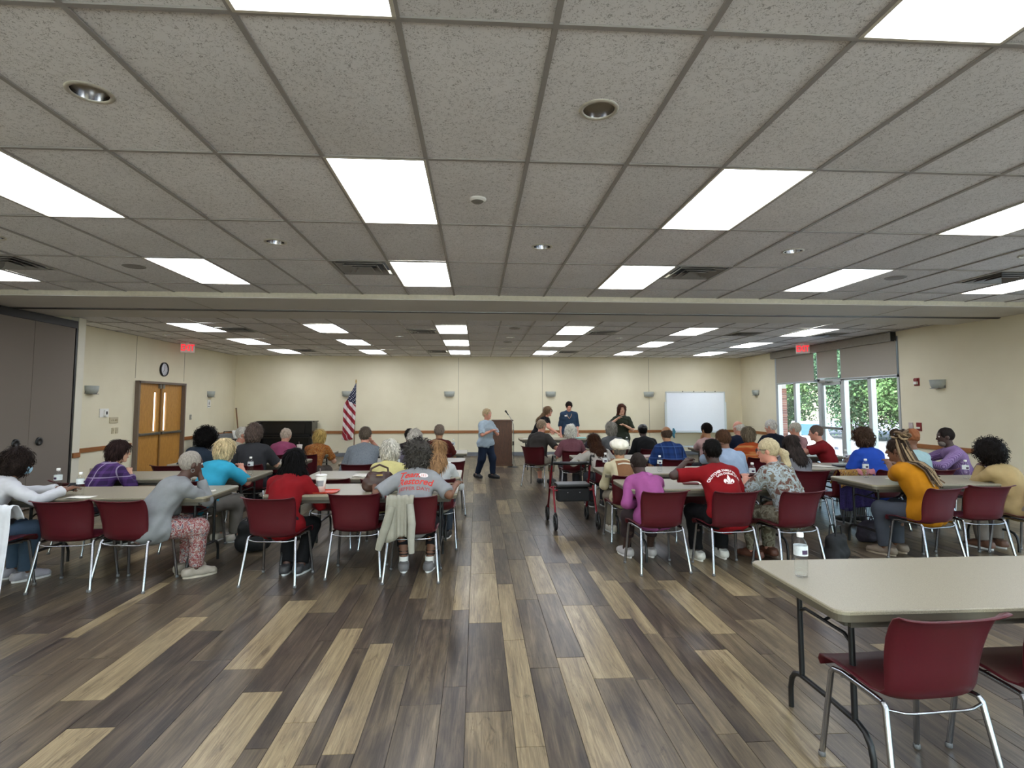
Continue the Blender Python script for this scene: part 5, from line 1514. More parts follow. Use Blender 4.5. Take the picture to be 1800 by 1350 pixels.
# fourth row left
f = pp('P6', 'person in cream polo turned towards the windows', -4.08, 9.46, -62, 1.18, 'pink', ('short', '#d3cdc2'), '#d3cab4', .6, '#4a4640', hy=-8)
MB().tube([f['Sh'][0] + f['rt'] * .02 - f['ud'] * .10 - f['fb'] * .1, f['Sh'][1] - f['rt'] * .02 - f['ud'] * .10 - f['fb'] * .1], .012, 6).build('shirt_stripe', M_BLACK, f['t'])
f = pp('P8', 'person in pink polo before the piano keys', -3.30, 9.58, -4, 1.15, 'pink', ('short', '#c4b4a4'), '#ad5378', .7, '#4a4e58', g=1.1, hp=-22)
f = pp('P9', 'person in orange floral blouse left of the flag', -2.74, 9.58, -4, 1.11, 'fair', ('bob', '#bfa163'), ('floral_o', '#a85a26', '#cc8a46', '#8a4620', '#d6a468'), .8, '#6a5f58', chair_at=(-2.84, 9.56, 4))
f = pp('P15', 'person in maroon black top by the front left table', -1.17, 9.60, 0, 1.13, 'brown', ('short', '#241d1b'), '#24151a', .8, '#26262a')
f = pp('P17', 'person in rust red shirt at the front left table', -.64, 9.60, 0, 1.21, 'tan', ('short', '#84756a'), '#5c211c', .8, '#2b2d33', g=1.15)
# ---------------- right block, front row
f = pp('P31', 'person in orchid pink tunic bending over the table', 1.76, 5.46, 6, 1.06, 'deep', ('crop', '#2b2421'), '#a4558f', 1.95, '#372a2c', '#aaa5a3', '#d6d2cf', s=.9, near=True, hp=-30, long_hem=True, bare_shin=True, legs=[(-.02, .10, 0), (.02, .08, 0)], hands=('lap', 'table'))
P, F = grid_patch(.055, .10); decal(f, 'hood_flap', P, F, cloth('#b768a4'), .10, .03, .006)
f = pp('P32', 'person in red T-shirt with white fleur-de-lis and family reunion print', 2.46, 5.40, 4, 1.20, 'deep', ('short', '#0f0d0c'), '#8a0d15', .85, '#131316', '#cfccc4', '#e0ddd6', s=.98, g=1.18, near=True, legs=[(-.04, -.04, 0), (.02, .0, 0)], hands=((2.18, 5.76, .98), 'table'), chair_at=(2.44, 5.42, 5))
PW = mk('print_pale_pink', '#ead7d6', .8)
text_decal(f, 'shirt_lettering', 'CRUTCHER FAMILY REUNION', .036, PW, .055, .02, 0, .0012, arcr=.22, wx=.92)
text_decal(f, 'shirt_lettering', 'LAKE CHARLES, LA', .028, PW, .020, .02, 0, .001, arcr=.22, wx=.95)
def blob(pts, n=6):
    P = []; k = len(pts)
    for i in range(k):
        p0, p1, p2, p3 = (np.array(pts[(i + q) % k]) for q in (-1, 0, 1, 2))
        for j in range(n):
            t = j / n; P.append(tuple(.5 * ((2 * p1) + (-p0 + p2) * t + (2 * p0 - 5 * p1 + 4 * p2 - p3) * t * t + (-p0 + 3 * p1 - 3 * p2 + p3) * t ** 3)))
    c = np.mean(P, 0); return [tuple(c)] + P, [(0, 1 + i, 1 + (i + 1) % len(P)) for i in range(len(P))]
lil = .00052
for nm, pts in (('fleur_petal', [(0, 95), (14, 62), (26, 30), (14, 0), (4, -34), (-4, -34), (-14, 0), (-26, 30), (-14, 62)]),
                ('fleur_petal', [(8, -36), (18, -6), (34, 18), (58, 26), (76, 10), (78, -16), (64, -36), (52, -44), (60, -26), (54, -12), (40, -14), (28, -30)]),
                ('fleur_petal', [(-8, -36), (-28, -30), (-40, -14), (-54, -12), (-60, -26), (-52, -44), (-64, -36), (-78, -16), (-76, 10), (-58, 26), (-34, 18), (-18, -6)]),
                ('fleur_band', [(-34, -40), (34, -40), (34, -50), (-34, -50)])):
    P, F = blob(pts); decal(f, nm, [(u * lil * 1.35, v * lil * 1.25) for u, v in P], F, PW, -.055, .02, .004)
f = pp('P33', 'person in grey floral shirt and glasses, one arm on the table', 3.13, 5.42, 22, 1.21, 'pink', ('sleek', '#b5a686'), ('camo_a', '#6b4a40', '#8b8c86', '#a9b4b8', '#7d7263'), .95, ('camo_b', '#7b7464', '#8f8a78', '#6a604f', '#5a5244'), '#5b3526', '#3b2a20', s=.97, g=1.08, near=True, hy=32, hands=((2.86, 5.82, .80), 'lap'), chair_at=(3.05, 5.38, 10))
glasses(f)
hd = f['hd']
head_part(f, 'ponytail', [P_cap(hd((0, -.105, .0)), hd((0, -.145, -.05)), .022, .04, .02), P_cap(hd((0, -.145, -.05)), hd((.01, -.15, -.16)), .04, .038, .02), P_cap(hd((.01, -.15, -.16)), hd((.02, -.13, -.25)), .036, .018, .02)], hair_mat('#b5a686'), .009, .008, 60)
MB().lathe([(.024, -.012), (.030, 0), (.024, .012)], tuple(hd((0, -.112, -.008))), 12, 'Y', cap=False).build('hair_tie', M_TEED, f['t'])
f = pp('P38', 'person in mustard yellow T-shirt holding food at the table', 4.62, 5.48, 24, 1.20, 'brown', ('short', '#2b211b'), '#bf7d10', .85, '#474b54', '#78695a', '#9a8a78', s=.98, g=1.1, near=True, hy=14, hands=((4.62, 6.02, .93), (4.74, 6.02, .90)), long_hem=True, chair_at=(4.55, 5.48, 12))
hd = f['hd']; rn = np.random.RandomState(4)
dm = [hair_mat('#3a2d24'), hair_mat('#6d5a48'), hair_mat('#2a211b'), hair_mat('#9a8468')]
_sd = f['shirt'].data; _bv = BVHTree.FromPolygons([v.co for v in _sd.vertices], [tuple(p.vertices) for p in _sd.polygons])
def on_back(u, v, o_):
    q = f['C1'] + f['ud'] * v + f['rt'] * u - f['fb'] * .6
    h, n_, i_, d_ = _bv.ray_cast(Vector(q), Vector(f['fb']))
    return np.array(h) - f['fb'] * o_ if h is not None else q + f['fb'] * .45
for k in range(54):
    a = rn.uniform(-1.5, 1.5); st_ = hd((.088 * math.sin(a), -.085 * math.cos(a) - .012, .07 + rn.uniform(-.06, .05)))
    q1 = hd((.105 * math.sin(a), -.115 * math.cos(a) - .02, -.05)); q1b = hd((.10 * math.sin(a) + .02, -.125 * math.cos(a) - .03, -.13))
    u0 = .03 + .085 * math.sin(a) + rn.uniform(-.02, .02); u1 = u0 + rn.uniform(-.02, .08); off = rn.uniform(.012, .045); L = rn.uniform(.05, .20)
    pts = [st_, q1, q1b, on_back(u0, .10, off), on_back(u0 * .5 + u1 * .5, .02, off), on_back(u1, .02 - L, off)]
    MB().tube(pts, [.009, .011, .0115, .011, .010, .007], 6).build('dreadlock', dm[k % 4], f['t'])
for k in range(22):       # knotted loops on the crown
    a = rn.uniform(0, 6.28); c = np.array([.07 * math.cos(a) * rn.rand(), -.06 + .06 * math.sin(a) * rn.rand(), .125 + .05 * rn.rand()])
    ax_ = rn.normal(size=3); ax_ /= np.linalg.norm(ax_); u = unit(np.cross(ax_, (0, .3, 1))); w = np.cross(ax_, u)
    MB().tube([hd(c + (u * math.cos(t_) + w * math.sin(t_)) * .042) for t_ in [2 * math.pi * q / 10 for q in range(10)]], .0125, 6, closed=True).build('dreadlock', dm[k % 4], f['t'])
f = pp('P40', 'person in tan jacket leaning chin on hands at the right edge', 5.80, 5.62, 12, 1.14, 'dark', ('afro', '#161210'), '#b59c6e', 1.95, '#8a8078', '#6b4a3a', s=.92, near=True, hands=('chin', 'table'), long_hem=True, hr=-8)
# second row right
f = pp('P22', 'person in cream cardigan and white beret', 1.80, 6.64, 0, 1.10, 'tan', ('short', '#6b655e'), '#d2c6a4', 1.92, '#8a8070', '#bdb6a8', near=True, s=.9, long_hem=True)
hd, HM, hs = f['hd'], f['HM'], f['hs']
head_part(f, 'beret', [P_ell(hd((-.01, -.045, .075)), np.array([.115, .125, .068]), HM @ rotx(.35), .03), P_ell(hd((0, -.01, .045)), np.array([.085, .105, .05]), HM, .03), P_half(hd((0, 0, .022)), HM @ np.array([0, .25, -1.0]))], mk('beret_white', '#dcd6c6', .9, bump=.2), .009, .010, 40)
P, F = grid_patch(.19, .24); decal(f, 'back_panel', P, F, cloth('#8a6242'), -.02, 0, .004)
P, F = grid_patch(.16, .022); decal(f, 'back_band', P, F, cloth('#d8cfb8'), .035, 0, .007)
f = pp('P26', 'person in light blue shirt with a raised bare forearm', 3.18, 6.76, 6, 1.24, 'brown', ('short', '#4a3324'), '#9cadc4', 1.0, '#3c3f48', s=1.0, g=1.15, hands=('cheek', 'table'), hp=-16, near=True)
f = pp('P34', 'person in plain grey top leaning beside the shawls', 4.16, 6.95, -4, 1.14, 'fair', ('long', '#2e2724'), '#757478', 1.2, '#3a3d46', tilt=6, s=.95)
f = pp('P36', 'person in bright blue T-shirt beside the window', 5.18, 6.97, 10, 1.24, 'brown', ('wavy', '#3b2c22'), '#1f46a6', .8, '#4a4540', g=1.15, s=.98, hy=10)
f = pp('P37', 'person in pale aqua shirt and brown head wrap', 5.84, 6.97, 14, 1.20, 'brown', ('none', ''), '#a4bfc0', .8, '#4a4a50', hy=14)
hd, HM = f['hd'], f['HM']
head_part(f, 'head_wrap', [P_ell(hd((0, -.02, .05)), np.array([.092, .112, .088]), HM, .03), P_ell(hd((0, -.05, .11)), np.array([.06, .07, .05]), HM, .03), P_half(hd((0, 0, .012)), HM @ np.array([0, .35, -1.0]))], mk('wrap_brown', '#7a4520', .8), .010, .008, 50)
f = pp('P39', 'person in purple striped dress shirt turned to the left', 6.66, 7.28, 66, 1.24, 'deep', ('crop', '#1d1816'), ('vstripe_p', '#76598a', '#a288b2'), 1.92, '#2a2a30', g=1.1, s=.98, hands=((6.10, 7.35, .80), (6.08, 7.60, .80)))
head_part(f, 'beard', [P_ell(f['hd']((0, .05, -.085)), np.array([.056, .052, .05]), f['HM']), P_half(f['hd']((0, 0, -.055)), f['HM'] @ np.array([0, -.3, 1.0]))], hair_mat('#6a625c'), .010)
# third row right
f = pp('P20', 'person in ivory sleeves slumped with long hair over the table', 1.95, 8.40, 8, 1.10, 'pink', ('long', '#392419'), '#cbc4ba', 1.92, '#3a3a40', tilt=-6, hands=((1.68, 8.78, .80), 'table'), hp=-25)
f = pp('P24', 'person in blue plaid shirt', 3.0, 8.42, 0, 1.21, 'tan', ('fringe', '#4a3c32'), ('plaid_b', '#24407a', '#1b3060', '#4c6a9e'), .95, '#33363e', g=1.2, s=.98)
f = pp('P28', 'person in orange striped T-shirt', 4.40, 8.62, 0, 1.19, 'fair', ('bob', '#6c6050'), ('hstripe_o', '#a5401a', '#bd5226', '#d8985a'), .95, '#4a4540', g=1.1, hands=((4.05, 8.95, .80), 'table'))
f = pp('P35', 'person in red and grey shirt turned left before the window', 5.60, 8.50, 62, 1.23, 'pink', ('crop', '#5f5048'), '#8c1c23', .7, '#3a3a40', s=.98, hands=((5.05, 8.92, .80), (5.15, 9.0, .80)))
# front rows right
f = pp('P18', 'person in dark brown T-shirt and khaki shorts twisted in the chair', 1.20, 10.98, -30, 1.25, 'pink', ('short', '#96826f'), '#3d3936', .95, '#b7ae9c', '#26262a', '#333333', s=1.0, g=1.15, bare_shin=True, hy=-25, hands=('lap', (1.66, 11.05, .70)))
f = pp('P19', 'person in dusty maroon top before the head table', 1.74, 10.02, 0, 1.17, 'pink', ('fluffy', '#dad6cc'), ('heather_m', '#74444f', '#8a5a64'), .95, '#4a4a50')
f = pp('P21', 'person in mid grey shirt below the speaker in green', 2.52, 10.25, 0, 1.22, 'fair', ('bob', '#8a857d'), '#6c6d71', .9, '#3a3a40')
f = pp('P23', 'person in black T-shirt and black cap', 3.22, 10.30, 2, 1.17, 'deep', ('cap', '#0c0b0b'), '#121214', .95, '#1d1d20', g=1.2, s=.98)
hd, HM = f['hd'], f['HM']
head_part(f, 'baseball_cap', [P_ell(hd((0, -.008, .05)), np.array([.090, .108, .080]), HM, .02), P_half(hd((0, 0, .03)), HM @ np.array([0, 0, -1.0])), P_cap(hd((0, .08, .036)), hd((0, .155, .026)), .07, .055, .02, (tuple(HM @ np.array([0, 0, 1.0])), 7))], M_BLACK, .009)
f = pp('P25', 'person in pale pink shirt with a hand at the mouth', 4.08, 9.62, 10, 1.23, 'tan', ('short', '#181210'), '#cda8a6', .95, '#26262c', hands=('chin', 'table'), hy=8, chair_at=(4.08, 9.62, 6))
f = pp('P27', 'person in navy polo nearer the whiteboard', 4.85, 10.02, 4, 1.25, 'pink', ('fringe', '#cdc7c0'), '#1a2238', .8, '#3a3a40', g=1.15, hy=20)
f = pp('P29', 'person in navy jacket nearer the window frame', 5.48, 10.02, 6, 1.28, 'pink', ('short', '#cbc7c2'), '#151b2b', 1.92, '#3a3a40', g=1.1, hy=35)
f = pp('P30', 'person in rose pink shirt beside the window panes', 5.98, 10.02, 14, 1.22, 'pink', ('short', '#bbb4a8'), '#c5969c', .8, '#3a3a40', hy=30)
# ---------------- standing
f = pp('S1', 'person in pale blue T-shirt and jeans walking before the lectern', .20, 12.10, -138, 1.50, 'pink', ('short', '#b09a78'), ('heather_b', '#9fb0bf', '#b2c2cf'), .95, '#1f2b40', '#17181c', '#2a2a2c', stand=True, g=1.22, legs={'feet': [(-.02, .14, 0), (.03, -.12, 0)]}, hands=('belly', 'belly'), hy=10, near=True)
f = pp('S2', 'person in black polo bending over the head table', 1.58, 14.60, -118, 1.56, 'pink', ('long', '#6b5540'), '#131316', .6, '#24262c', stand=True, leanc=34, hands=((1.95, 14.08, .80), (2.1, 14.02, .80)), near=True)
glasses(f)
for s_, w_ in ((-.06, .02), (.07, .03)):
    o = f['C1'] + f['ud'] * .07 + f['rt'] * s_ + f['fb'] * .135; MB().box(tuple(o), (w_, w_ * .8, w_ * .6), .002).build('badge', M_WHITE, f['t'])
f = pp('S3', 'person in denim blue shirt with a lanyard looking down', 2.43, 14.60, 176, 1.70, 'pink', ('short', '#1f1715'), '#33465e', 1.12, '#9a8d74', '#2b241e', stand=True, g=1.15, hp=-24, preset='side', near=True)
lan = [f['N0'] + f['rt'] * .07 + f['fb'] * .06 - f['ud'] * .0, f['C1'] + f['rt'] * .05 + f['fb'] * .145 + f['ud'] * .06, f['C1'] + f['fb'] * .155 - f['ud'] * .02, f['C1'] - f['rt'] * .05 + f['fb'] * .145 + f['ud'] * .06, f['N0'] - f['rt'] * .07 + f['fb'] * .06]
MB().tube(lan, .006, 6).build('lanyard', mk('lanyard_tan', '#c9a07c', .7), f['t'])
MB().box(tuple(f['C1'] + f['rt'] * .09 + f['fb'] * .142 + f['ud'] * .06), (.065, .012, .03), .003).build('name_tag', M_WHITE, f['t'])
f = pp('S4', 'person in dark olive T-shirt speaking with a raised hand', 3.42, 13.0, 178, 1.60, 'fair', ('long', '#4b2c22'), '#33382c', .95, '#17181b', stand=True, hands=('belly', (3.24, 12.76, 1.24)), g=1.05, near=True)

# ================================================================== THINGS ON AND AROUND THE TABLES
M_PET = mk_glass('bottle_plastic', (.985, .99, .99), .08)
M_WATER = mk_glass('water', (.975, .985, .985), .02)
M_BLABEL = mk('bottle_label', '#cfd5d6', .5, var=.12, vscale=60); M_BLAB2 = mk('bottle_label_mark', '#3d2a4a', .5)
bprof = [(.0, .004), (.022, .0), (.031, .004), (.033, .02), (.031, .05), (.0335, .075), (.029, .095), (.0325, .115), (.0325, .150), (.031, .160), (.024, .178), (.0135, .192), (.0135, .200)]
B_body = MB().lathe(bprof, n=20, cap=False).mesh('bottle_body', M_PET)
B_wat = MB().lathe([(.0, .006), (.028, .006), (.030, .05), (.0305, .07), (.027, .095), (.030, .115), (.030, .140), (.0, .140)], n=16, cap=False).mesh('water', M_WATER)
B_lab = MB().lathe([(.0332, .108), (.0332, .156)], n=20, cap=False).mesh('label_wrap', M_BLABEL)
B_mrk = MB().lathe([(.0336, .116), (.0336, .136)], n=6, cap=False, a0=-2.2, a1=-1.3).mesh('label_print', M_BLAB2)
B_cap = MB().lathe([(.0155, .196), (.0158, .214), (.014, .217), (.0, .217)], n=16, cap=False).mesh('cap', M_WHITE)
def bottle(x, y, lab, z=TH, sc=1.0, rz=0.0, water=True):
    t = thing('water_bottle', lab, 'bottle', (x, y, z), rz, 'water bottles'); t.scale = (sc,) * 3
    obj('bottle_body', B_body, t); obj('label_wrap', B_lab, t); obj('label_print', B_mrk, t); obj('cap', B_cap, t)
    if water: obj('water', B_wat, t)
    return t
bottle(1.62, 2.74, 'clear water bottle standing on the foreground table', rz=.3)
bottle(-4.10, 5.80, 'water bottle with purple label in front of the white shirt', sc=1.05)
bottle(-3.72, 5.55, 'half-empty clear bottle beside the napkin in front of the empty chair', rz=2, water=False)
bottle(-2.78, 5.62, 'water bottle at the right end of the grey cardigan table', sc=1.02)
bottle(-2.74, 7.02, 'water bottle in the hand of the turquoise top')
bottle(-1.0, 7.22, 'water bottle left of the dark curly hair')
bottle(-1.45, 8.9, 'water bottle rising above the yellow shirt')
bottle(-.42, 10.3, 'water bottle right of the rust red shirt')
bottle(-.86, 10.2, 'water bottle left of the rust red shirt')
bottle(1.64, 7.05, 'water bottle by the cream cardigan on the aisle corner', sc=1.1)
bottle(2.32, 6.98, 'water bottle past the orchid tunic', sc=.95)
bottle(3.02, 5.98, 'water bottle between the red T-shirt and the grey floral shirt')
bottle(5.20, 7.60, 'water bottle in front of the red and grey shirt')
bottle(4.55, 6.30, 'water bottle at the left end of the mustard shirt table')
bottle(5.62, 6.12, 'water bottle in front of the tan jacket')
bottle(2.92, 10.72, 'water bottle left of the black cap')
bottle(4.36, 10.62, 'water bottle beyond the pale pink shirt')

M_FOAM = mk('foam_cup', '#dedad2', .7, var=.03); M_STRAW = mk('straw', '#8d7c78', .5)
def cup(x, y, lab, z=TH, sc=1.0, straw=True, clear=False):
    t = thing('drink_cup', lab, 'cup', (x, y, z)); t.scale = (sc,) * 3
    MB().lathe([(.0, .002), (.034, .0), (.046, .14), (.044, .14), (.033, .006)], n=24, cap=False).build('cup_body', M_FOAM, t)
    MB().lathe([(.0, .150), (.040, .150), (.050, .144), (.050, .138), (.046, .136)], n=24, cap=False).build('lid', M_WHITE, t)
    MB().lathe([(.0385, .05), (.0445, .10)], n=10, cap=False, a0=-2.4, a1=-.8).build('printed_band', mk('cup_print', '#8e8f94', .6), t)
    if straw: MB().tube([(0, 0, .10), (-.012, 0, .20)], .0035, 8).build('straw', M_STRAW, t)
t = thing('food_tray', 'orange red plastic tray under the foam cup', 'tray', (-1.50, 5.60, TH))
P = rrect(.15, .10, .04)
V = [(x, y, .002) for x, y in P] + [(x * 1.08, y * 1.1, .014) for x, y in P] + [(x * 1.03, y * 1.05, .014) for x, y in P] + [(x * .97, y * .97, .005) for x, y in P]; n = len(P)
MB().add(V, [tuple(range(n))[::-1], tuple(range(3 * n, 4 * n))] + [(b * n + i, b * n + (i + 1) % n, (b + 1) * n + (i + 1) % n, (b + 1) * n + i) for b in range(3) for i in range(n)]).build('tray_body', mk('tray_red', '#c23a22', .4), t)
cup(-1.51, 5.60, 'white foam cup with straw on the orange red tray', TH + .006, 1.12)
MB().box((0, 0, .012), (.07, .05, .024), .008).build('napkin', mk('paper', '#dcd8cc', .8), None, loc=(-1.61, 5.56, TH + .006), label='crumpled white napkin on the tray', cat='napkin')
cup(-3.08, 10.0, 'white cup with straw in front of the pink polo')
cup(-.36, 7.05, 'white cup in front of the white hoodie', sc=.9, straw=False)
cup(-.70, 10.05, 'white cup at the front left table', sc=.8, straw=False)

M_PAPER = mk('paper', '#dcd8cc', .8)
def sheet(name, x, y, w, d, rz, lab, mat=M_PAPER, h=.003, z=TH, cat='paper'):
    n = 5; V = []; F = []
    for j in range(n + 1):
        for i in range(n + 1):
            V.append(((i / n - .5) * w, (j / n - .5) * d, h + .004 * math.sin(i * 1.3) * math.cos(j * 1.1) * (1 if h < .01 else 0) + .004))
    for j in range(n):
        for i in range(n):
            a = j * (n + 1) + i; F.append((a, a + 1, a + n + 2, a + n + 1))
    me = mesh_np(name, V, F, (mat,), True)
    o = obj(name, me, None, (x, y, z), rz, label=lab, cat=cat)
    o.modifiers.new('thickness', 'SOLIDIFY').thickness = max(.0015, h)
sheet('napkin', -3.62, 5.42, .22, .12, .1, 'white napkin in front of the empty chair on the left', cat='napkin')
sheet('napkin', -2.64, 5.72, .16, .10, .5, 'white napkin beside the grey cardigan bottle', cat='napkin')
sheet('napkin', -2.74, 5.50, .12, .08, .0, 'folded napkin near the corner of the left front table', h=.008, cat='napkin')
sheet('worksheet', -1.36, 6.86, .216, .28, .06, 'printed paper sheet lying left of the yellow shirt')
sheet('notebook', 2.75, 8.90, .22, .28, .2, 'pale pink notebook beside the blue plaid shirt', mk('pink_cover', '#c9aca6', .7), .012, cat='notebook')
sheet('worksheet', 2.45, 5.95, .22, .16, .3, 'paper plate wrapper beside the red T-shirt hand')
sheet('book', 2.30, 5.92, .16, .11, -.2, 'dark red booklet in front of the orchid tunic', mk('dark_red_cover', '#6b2f30', .6), .012, cat='book')
sheet('worksheet', 4.82, 6.05, .30, .22, -.2, 'white papers in front of the mustard shirt')
sheet('worksheet', 4.75, 7.45, .22, .28, .3, 'white paper in front of the shawl chair')
sheet('notebook', 5.05, 7.42, .24, .18, -.1, 'dark notebook beside the window side bottle', mk('dark_cover', '#3b3a40', .6), .014, cat='notebook')
sheet('worksheet', 5.85, 6.10, .12, .16, .0, 'small white card beside the tan jacket')
sheet('worksheet', 1.30, 13.75, .28, .216, .1, 'papers on the left of the head table')
sheet('folder', 2.55, 13.75, .32, .24, -.1, 'pale teal folder on the right of the head table', mk('teal_folder', '#9cc4c0', .6), .03, cat='folder')
t = thing('phone', 'black phone in the hands of the white shirt', 'phone', (-3.80, 5.56, TH + .08), .3)
MB().box((0, 0, 0), (.075, .15, .009), .004, rot=(.35, 0, 0)).build('case', M_BLACK, t); MB().box((0, -.002, .0055), (.066, .136, .001), rot=(.35, 0, 0)).build('screen', mk('phone_glass', '#23262b', .1), t)

# brown leather purse on the table
t = thing('purse', 'slouchy brown leather purse left of the grey T-shirt', 'purse', (-.96, 5.66, TH), .2)
V, F = sdf_mesh([P_cap((-.09, 0, .06), (.09, 0, .06), .075, .075, .05, ((0, 1, 0), 1.2)), P_cap((-.07, 0, .13), (.07, 0, .13), .06, .06, .05, ((0, 1, 0), 1.5)), P_half((0, 0, .002), (0, 0, -1))], .009, .010, 30, 5)
obj('bag_body', mesh_np('bag_body', V, F, (mk('brown_leather', '#3b2015', .4, var=.2, vscale=20),)), t)
MB().tube([(-.09, 0, .15), (-.08, 0, .22), (0, .01, .255), (.08, 0, .22), (.09, 0, .15)], .011, 8).build('handle', mk('brown_leather', '#3b2015', .4), t)
MB().box((.0, -.062, .16), (.06, .006, .012), .002).build('clasp', mk('brass', '#a98a45', .3, 1.0), t)
# knitted grey hat
t = thing('knit_hat', 'crumpled grey knit hat in front of the orchid tunic', 'hat', (1.72, 5.78, TH))
V, F = sdf_mesh([P_ell((0, 0, .045), (.12, .08, .055), None, .03), P_ell((.06, .02, .06), (.07, .06, .05), None, .03), P_ell((-.07, -.01, .05), (.05, .06, .045), None, .03), P_half((0, 0, .002), (0, 0, -1))], .009, .014, 45, 8)
obj('crown', mesh_np('crown', V, F, (mk('grey_knit', '#8d857a', .95, bump=.5, bscale=300),)), t)
MB().tube([(.10 * math.cos(a), .075 * math.sin(a), .018 + .006 * math.sin(3 * a)) for a in [2 * math.pi * k / 18 for k in range(18)]], .016, 8, closed=True).build('brim', mk('grey_knit', '#8d857a', .95), t)

# draped clothes
def drape(name, label, cat, cx, cy_, rz, prof, w0, w1, mat, seed=0, folds=9, amp=.016, x0=0.0, nx=40, mats=None):
    """cloth hung over a chair back: prof is a list of (y, z) from the front hem over the top to the rear hem"""
    t = thing(name, label, cat, (cx, cy_, 0), R(rz)); rn = np.random.RandomState(seed); ph = rn.uniform(0, 6, 3)
    pr = [Vector((0, a, b)) for a, b in prof]; L = [0]
    for a, b in zip(pr, pr[1:]): L.append(L[-1] + (b - a).length)
    ny = 36; V = []; F = []
    for j in range(ny + 1):
        q = L[-1] * j / ny; k = max(i for i in range(len(L) - 1) if L[i] <= q + 1e-9); u = (q - L[k]) / (L[k + 1] - L[k])
        p = pr[k].lerp(pr[k + 1], u); hang = max(0, (j / ny - .3)) / .7
        w = w0 + (w1 - w0) * hang
        for i in range(nx + 1):
            s_ = i / nx - .5
            f_ = math.sin(folds * 6.283 * s_ * .5 + ph[0]) + .6 * math.sin(folds * 1.7 * 3.14 * s_ + ph[1] + 2 * hang)
            V.append((x0 + s_ * w + .02 * hang * math.sin(5 * s_ + ph[2]), p.y - amp * hang * (f_ + 1.4) , p.z - .03 * hang * math.sin(7 * s_ + ph[1]) * (j == ny) + .004 * f_))
    for j in range(ny):
        for i in range(nx):
            a = j * (nx + 1) + i; F.append((a, a + 1, a + nx + 2, a + nx + 1))
    me = mesh_np('cloth', V, F, (mat,), True); o = obj('cloth', me, t); o.modifiers.new('thickness', 'SOLIDIFY').thickness = .006
    return t
overtop = [(-.19, .66), (-.215, .72), (-.25, .775), (-.285, .785), (-.305, .765)]
t = drape('cardigan', 'light grey cardigan draped over the back of the grey T-shirt chair', 'cardigan', -.58, 5.34, 0, overtop + [(-.30, .66), (-.30, .55), (-.31, .42)], .24, .25, cloth('#a9a596'), 3, 8, .013, -.09)
MB().tube([(-.16, -.31, .70), (-.20, -.33, .55), (-.25, -.33, .40), (-.27, -.33, .33)], [.035, .04, .035, .028], 10).build('sleeve', cloth('#a9a596'), t)
MB().tube([(.0, -.32, .72), (.02, -.34, .55), (.015, -.34, .42), (.02, -.34, .30)], [.03, .035, .03, .026], 10).build('sleeve', cloth('#b5b2a6'), t)
drape('white_coat', 'long white coat hanging off the chair at the left edge', 'coat', -4.16, 5.12, -8, overtop + [(-.31, .60), (-.33, .40), (-.35, .20), (-.36, .06)], .28, .36, cloth('#f0f2f8'), 6, 6, .02, .37)
M_SHAWL = cloth(('print_s', '#8a5a34', '#a9863f', '#6d3a2c', '#b3a37a')); M_SHAWL2 = cloth(('heather_v', '#1d1a3a', '#3a2f63'))
t = drape('shawl', 'brown and gold patterned shawl over the window side chair', 'shawl', 4.66, 6.98, 6, [(-.14, .60), (-.18, .70)] + overtop + [(-.31, .66), (-.315, .58)], .46, .48, M_SHAWL, 2, 6, .010)
t = drape('shawl', 'dark violet shawl with grey fringe hanging below the gold one', 'shawl', 4.66, 6.98, 6, [(-.292, .66), (-.298, .60), (-.305, .45), (-.31, .32)], .46, .52, M_SHAWL2, 4, 8, .014)
for k in range(22): MB().tube([(-.25 + k * .0235, -.33, .33), (-.252 + k * .0235, -.335, .22)], .004, 5).build('fringe_strand', cloth('#6a7078'), t)
drape('shawl', 'salmon pink scarf folded along the shawl chair top', 'scarf', 4.80, 6.99, 6, overtop[1:] + [(-.312, .72)], .26, .26, cloth('#b9747a'), 9, 4, .004)

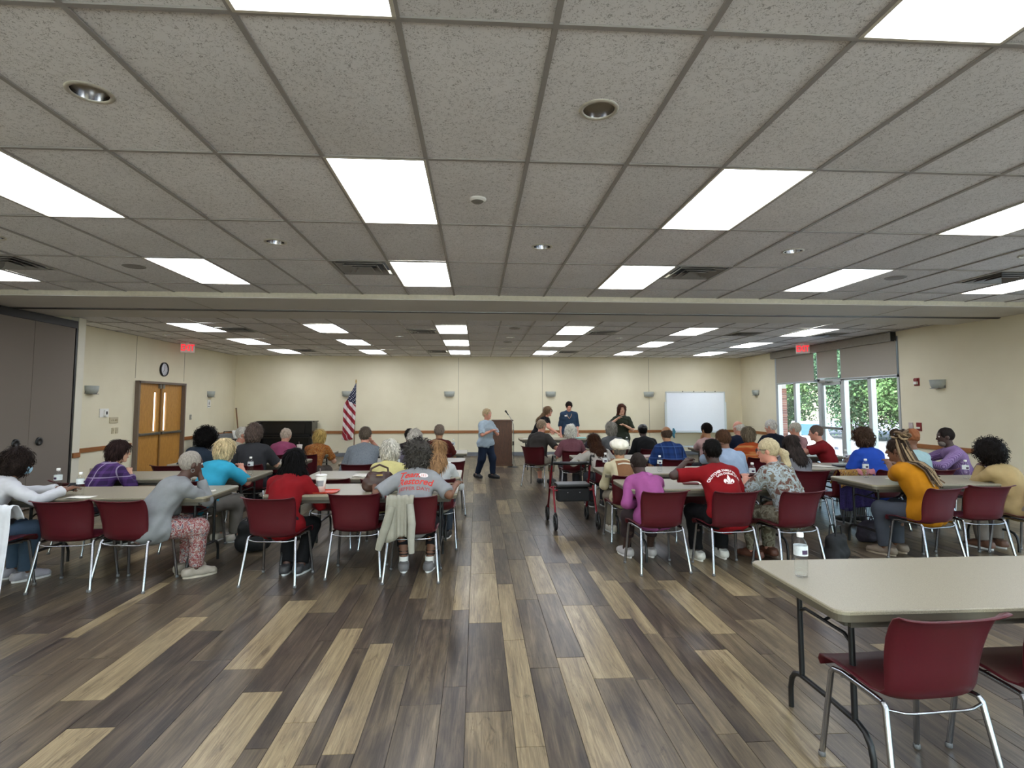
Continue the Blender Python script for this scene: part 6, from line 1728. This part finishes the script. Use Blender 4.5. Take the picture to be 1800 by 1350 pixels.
# ================================================================== ROLLATOR AND BAGS
M_RFR = mk('rollator_red', '#7a1420', .3, .3, var=.05)
t = thing('rollator', 'dark red rollator walker with black seat in the aisle', 'walker', (1.27, 7.45, 0), R(2))
for s in (-1, 1):
    fr_ = MB().tube([(s * .27, .30, .16), (s * .265, .16, .48), (s * .26, .02, .80)], .0135, 8).tube([(s * .27, -.30, .16), (s * .265, -.10, .52)], .0135, 8).tube([(s * .266, .17, .46), (s * .266, -.13, .47)], .011, 8)
    fr_.build('side_frame', M_RFR, t)
    h = MB().tube([(s * .26, .02, .78), (s * .258, -.03, .90), (s * .256, -.10, .92), (s * .256, -.20, .915)], [.012, .013, .017, .017], 8).build('handle', M_BLACK, t)
    MB().tube([(s * .256, -.05, .90), (s * .25, -.10, .865), (s * .25, -.17, .86)], .006, 6).build('brake_lever', M_BLACK, h)
    MB().tube([(s * .262, .0, .86), (s * .30, .0, .6), (s * .275, .25, .2)], .003, 5).build('brake_cable', M_BLACK, h)
    for yy_ in (-.32, .32):
        w = MB().lathe([(.062, -.016), (.088, -.016), (.096, -.008), (.096, .008), (.088, .016), (.062, .016)], (s * .275, yy_, .096), 24, 'X', cap=False).build('wheel', M_BLACK, t)
        sp_ = MB().lathe([(.0, -.018), (.016, -.018), (.016, .018), (.0, .018)], (s * .275, yy_, .096), 12, 'X')
        for k in range(5):
            a = 2 * math.pi * k / 5; sp_.tube([(s * .275, yy_, .096), (s * .275, yy_ + .066 * math.cos(a), .096 + .066 * math.sin(a))], .006, 6)
        sp_.build('spokes', mk('dark_hub', '#2a2a2c', .5), w)
        MB().tube([(s * .297, yy_, .096), (s * .295, yy_ * .96, .18), (s * .272, yy_ * .93, .22)], .009, 6).tube([(s * .253, yy_, .096), (s * .256, yy_ * .96, .18), (s * .27, yy_ * .93, .22)], .009, 6).build('fork', M_BLACK, t)
MB().box((0, -.02, .53), (.44, .28, .045), .018).build('seat', M_BLACK, t)
MB().box((0, -.05, .41), (.42, .20, .17), .02).build('pouch', mk('black_nylon', '#0e0e10', .8), t)
for s in (-.08, .08): MB().lathe([(.0, -.158), (.008, -.156), (.009, -.15)], (s, 0, .44), 10, 'Y', cap=False).build('snap', M_CHROME, t)
MB().tube([(-.258, .02, .80), (-.24, .10, .80), (-.12, .15, .79), (.12, .15, .79), (.24, .10, .80), (.258, .02, .80)], .022, 10).build('back_strap', M_BLACK, t)
MB().tube([(-.265, .16, .47), (.265, .16, .47)], .011, 8).tube([(-.265, -.12, .47), (.265, -.12, .47)], .011, 8).build('cross_tube', M_RFR, t)
def bag(x, y, z, d, rz, mat, lab, cat='bag'):
    t = thing('tote_bag', lab, cat, (x, y, z), rz)
    V, F = sdf_mesh([P_cap((-d[0] * .3, 0, d[2] * .3), (d[0] * .3, 0, d[2] * .3), d[1] * .55, d[1] * .55, .05), P_cap((-d[0] * .28, 0, d[2] * .75), (d[0] * .28, 0, d[2] * .75), d[1] * .42, d[1] * .42, .06), P_half((0, 0, .004), (0, 0, -1))], .012, .012, 25, int(x * 10) % 50)
    obj('bag_body', mesh_np('bag_body', V, F, (mat,)), t)
    for s in (-1, 1): MB().tube([(-d[0] * .25, s * .03, d[2] * .85), (-d[0] * .15, s * .03, d[2] * 1.25), (d[0] * .15, s * .03, d[2] * 1.25), (d[0] * .25, s * .03, d[2] * .85)], .008, 6).build('strap', mat, t)
bag(-2.42, 6.35, 0, (.30, .18, .34), .3, mk('black_nylon', '#0e0e10', .8), 'black tote bag on the floor behind the red blazer')
bag(3.62, 5.50, 0, (.32, .16, .30), .6, mk('black_nylon', '#0e0e10', .8), 'black bag on the floor beside the grey floral shirt')
bag(4.62, 6.35, 0, (.28, .18, .22), .2, mk('dark_print', '#2b2530', .8, var=.5, vscale=20), 'dark patterned bag on the floor below the shawls')
bag(2.22, 10.75, TH, (.18, .13, .14), .1, mk('dark_print', '#2b2530', .8), 'small dark handbag on the table left of the black cap')
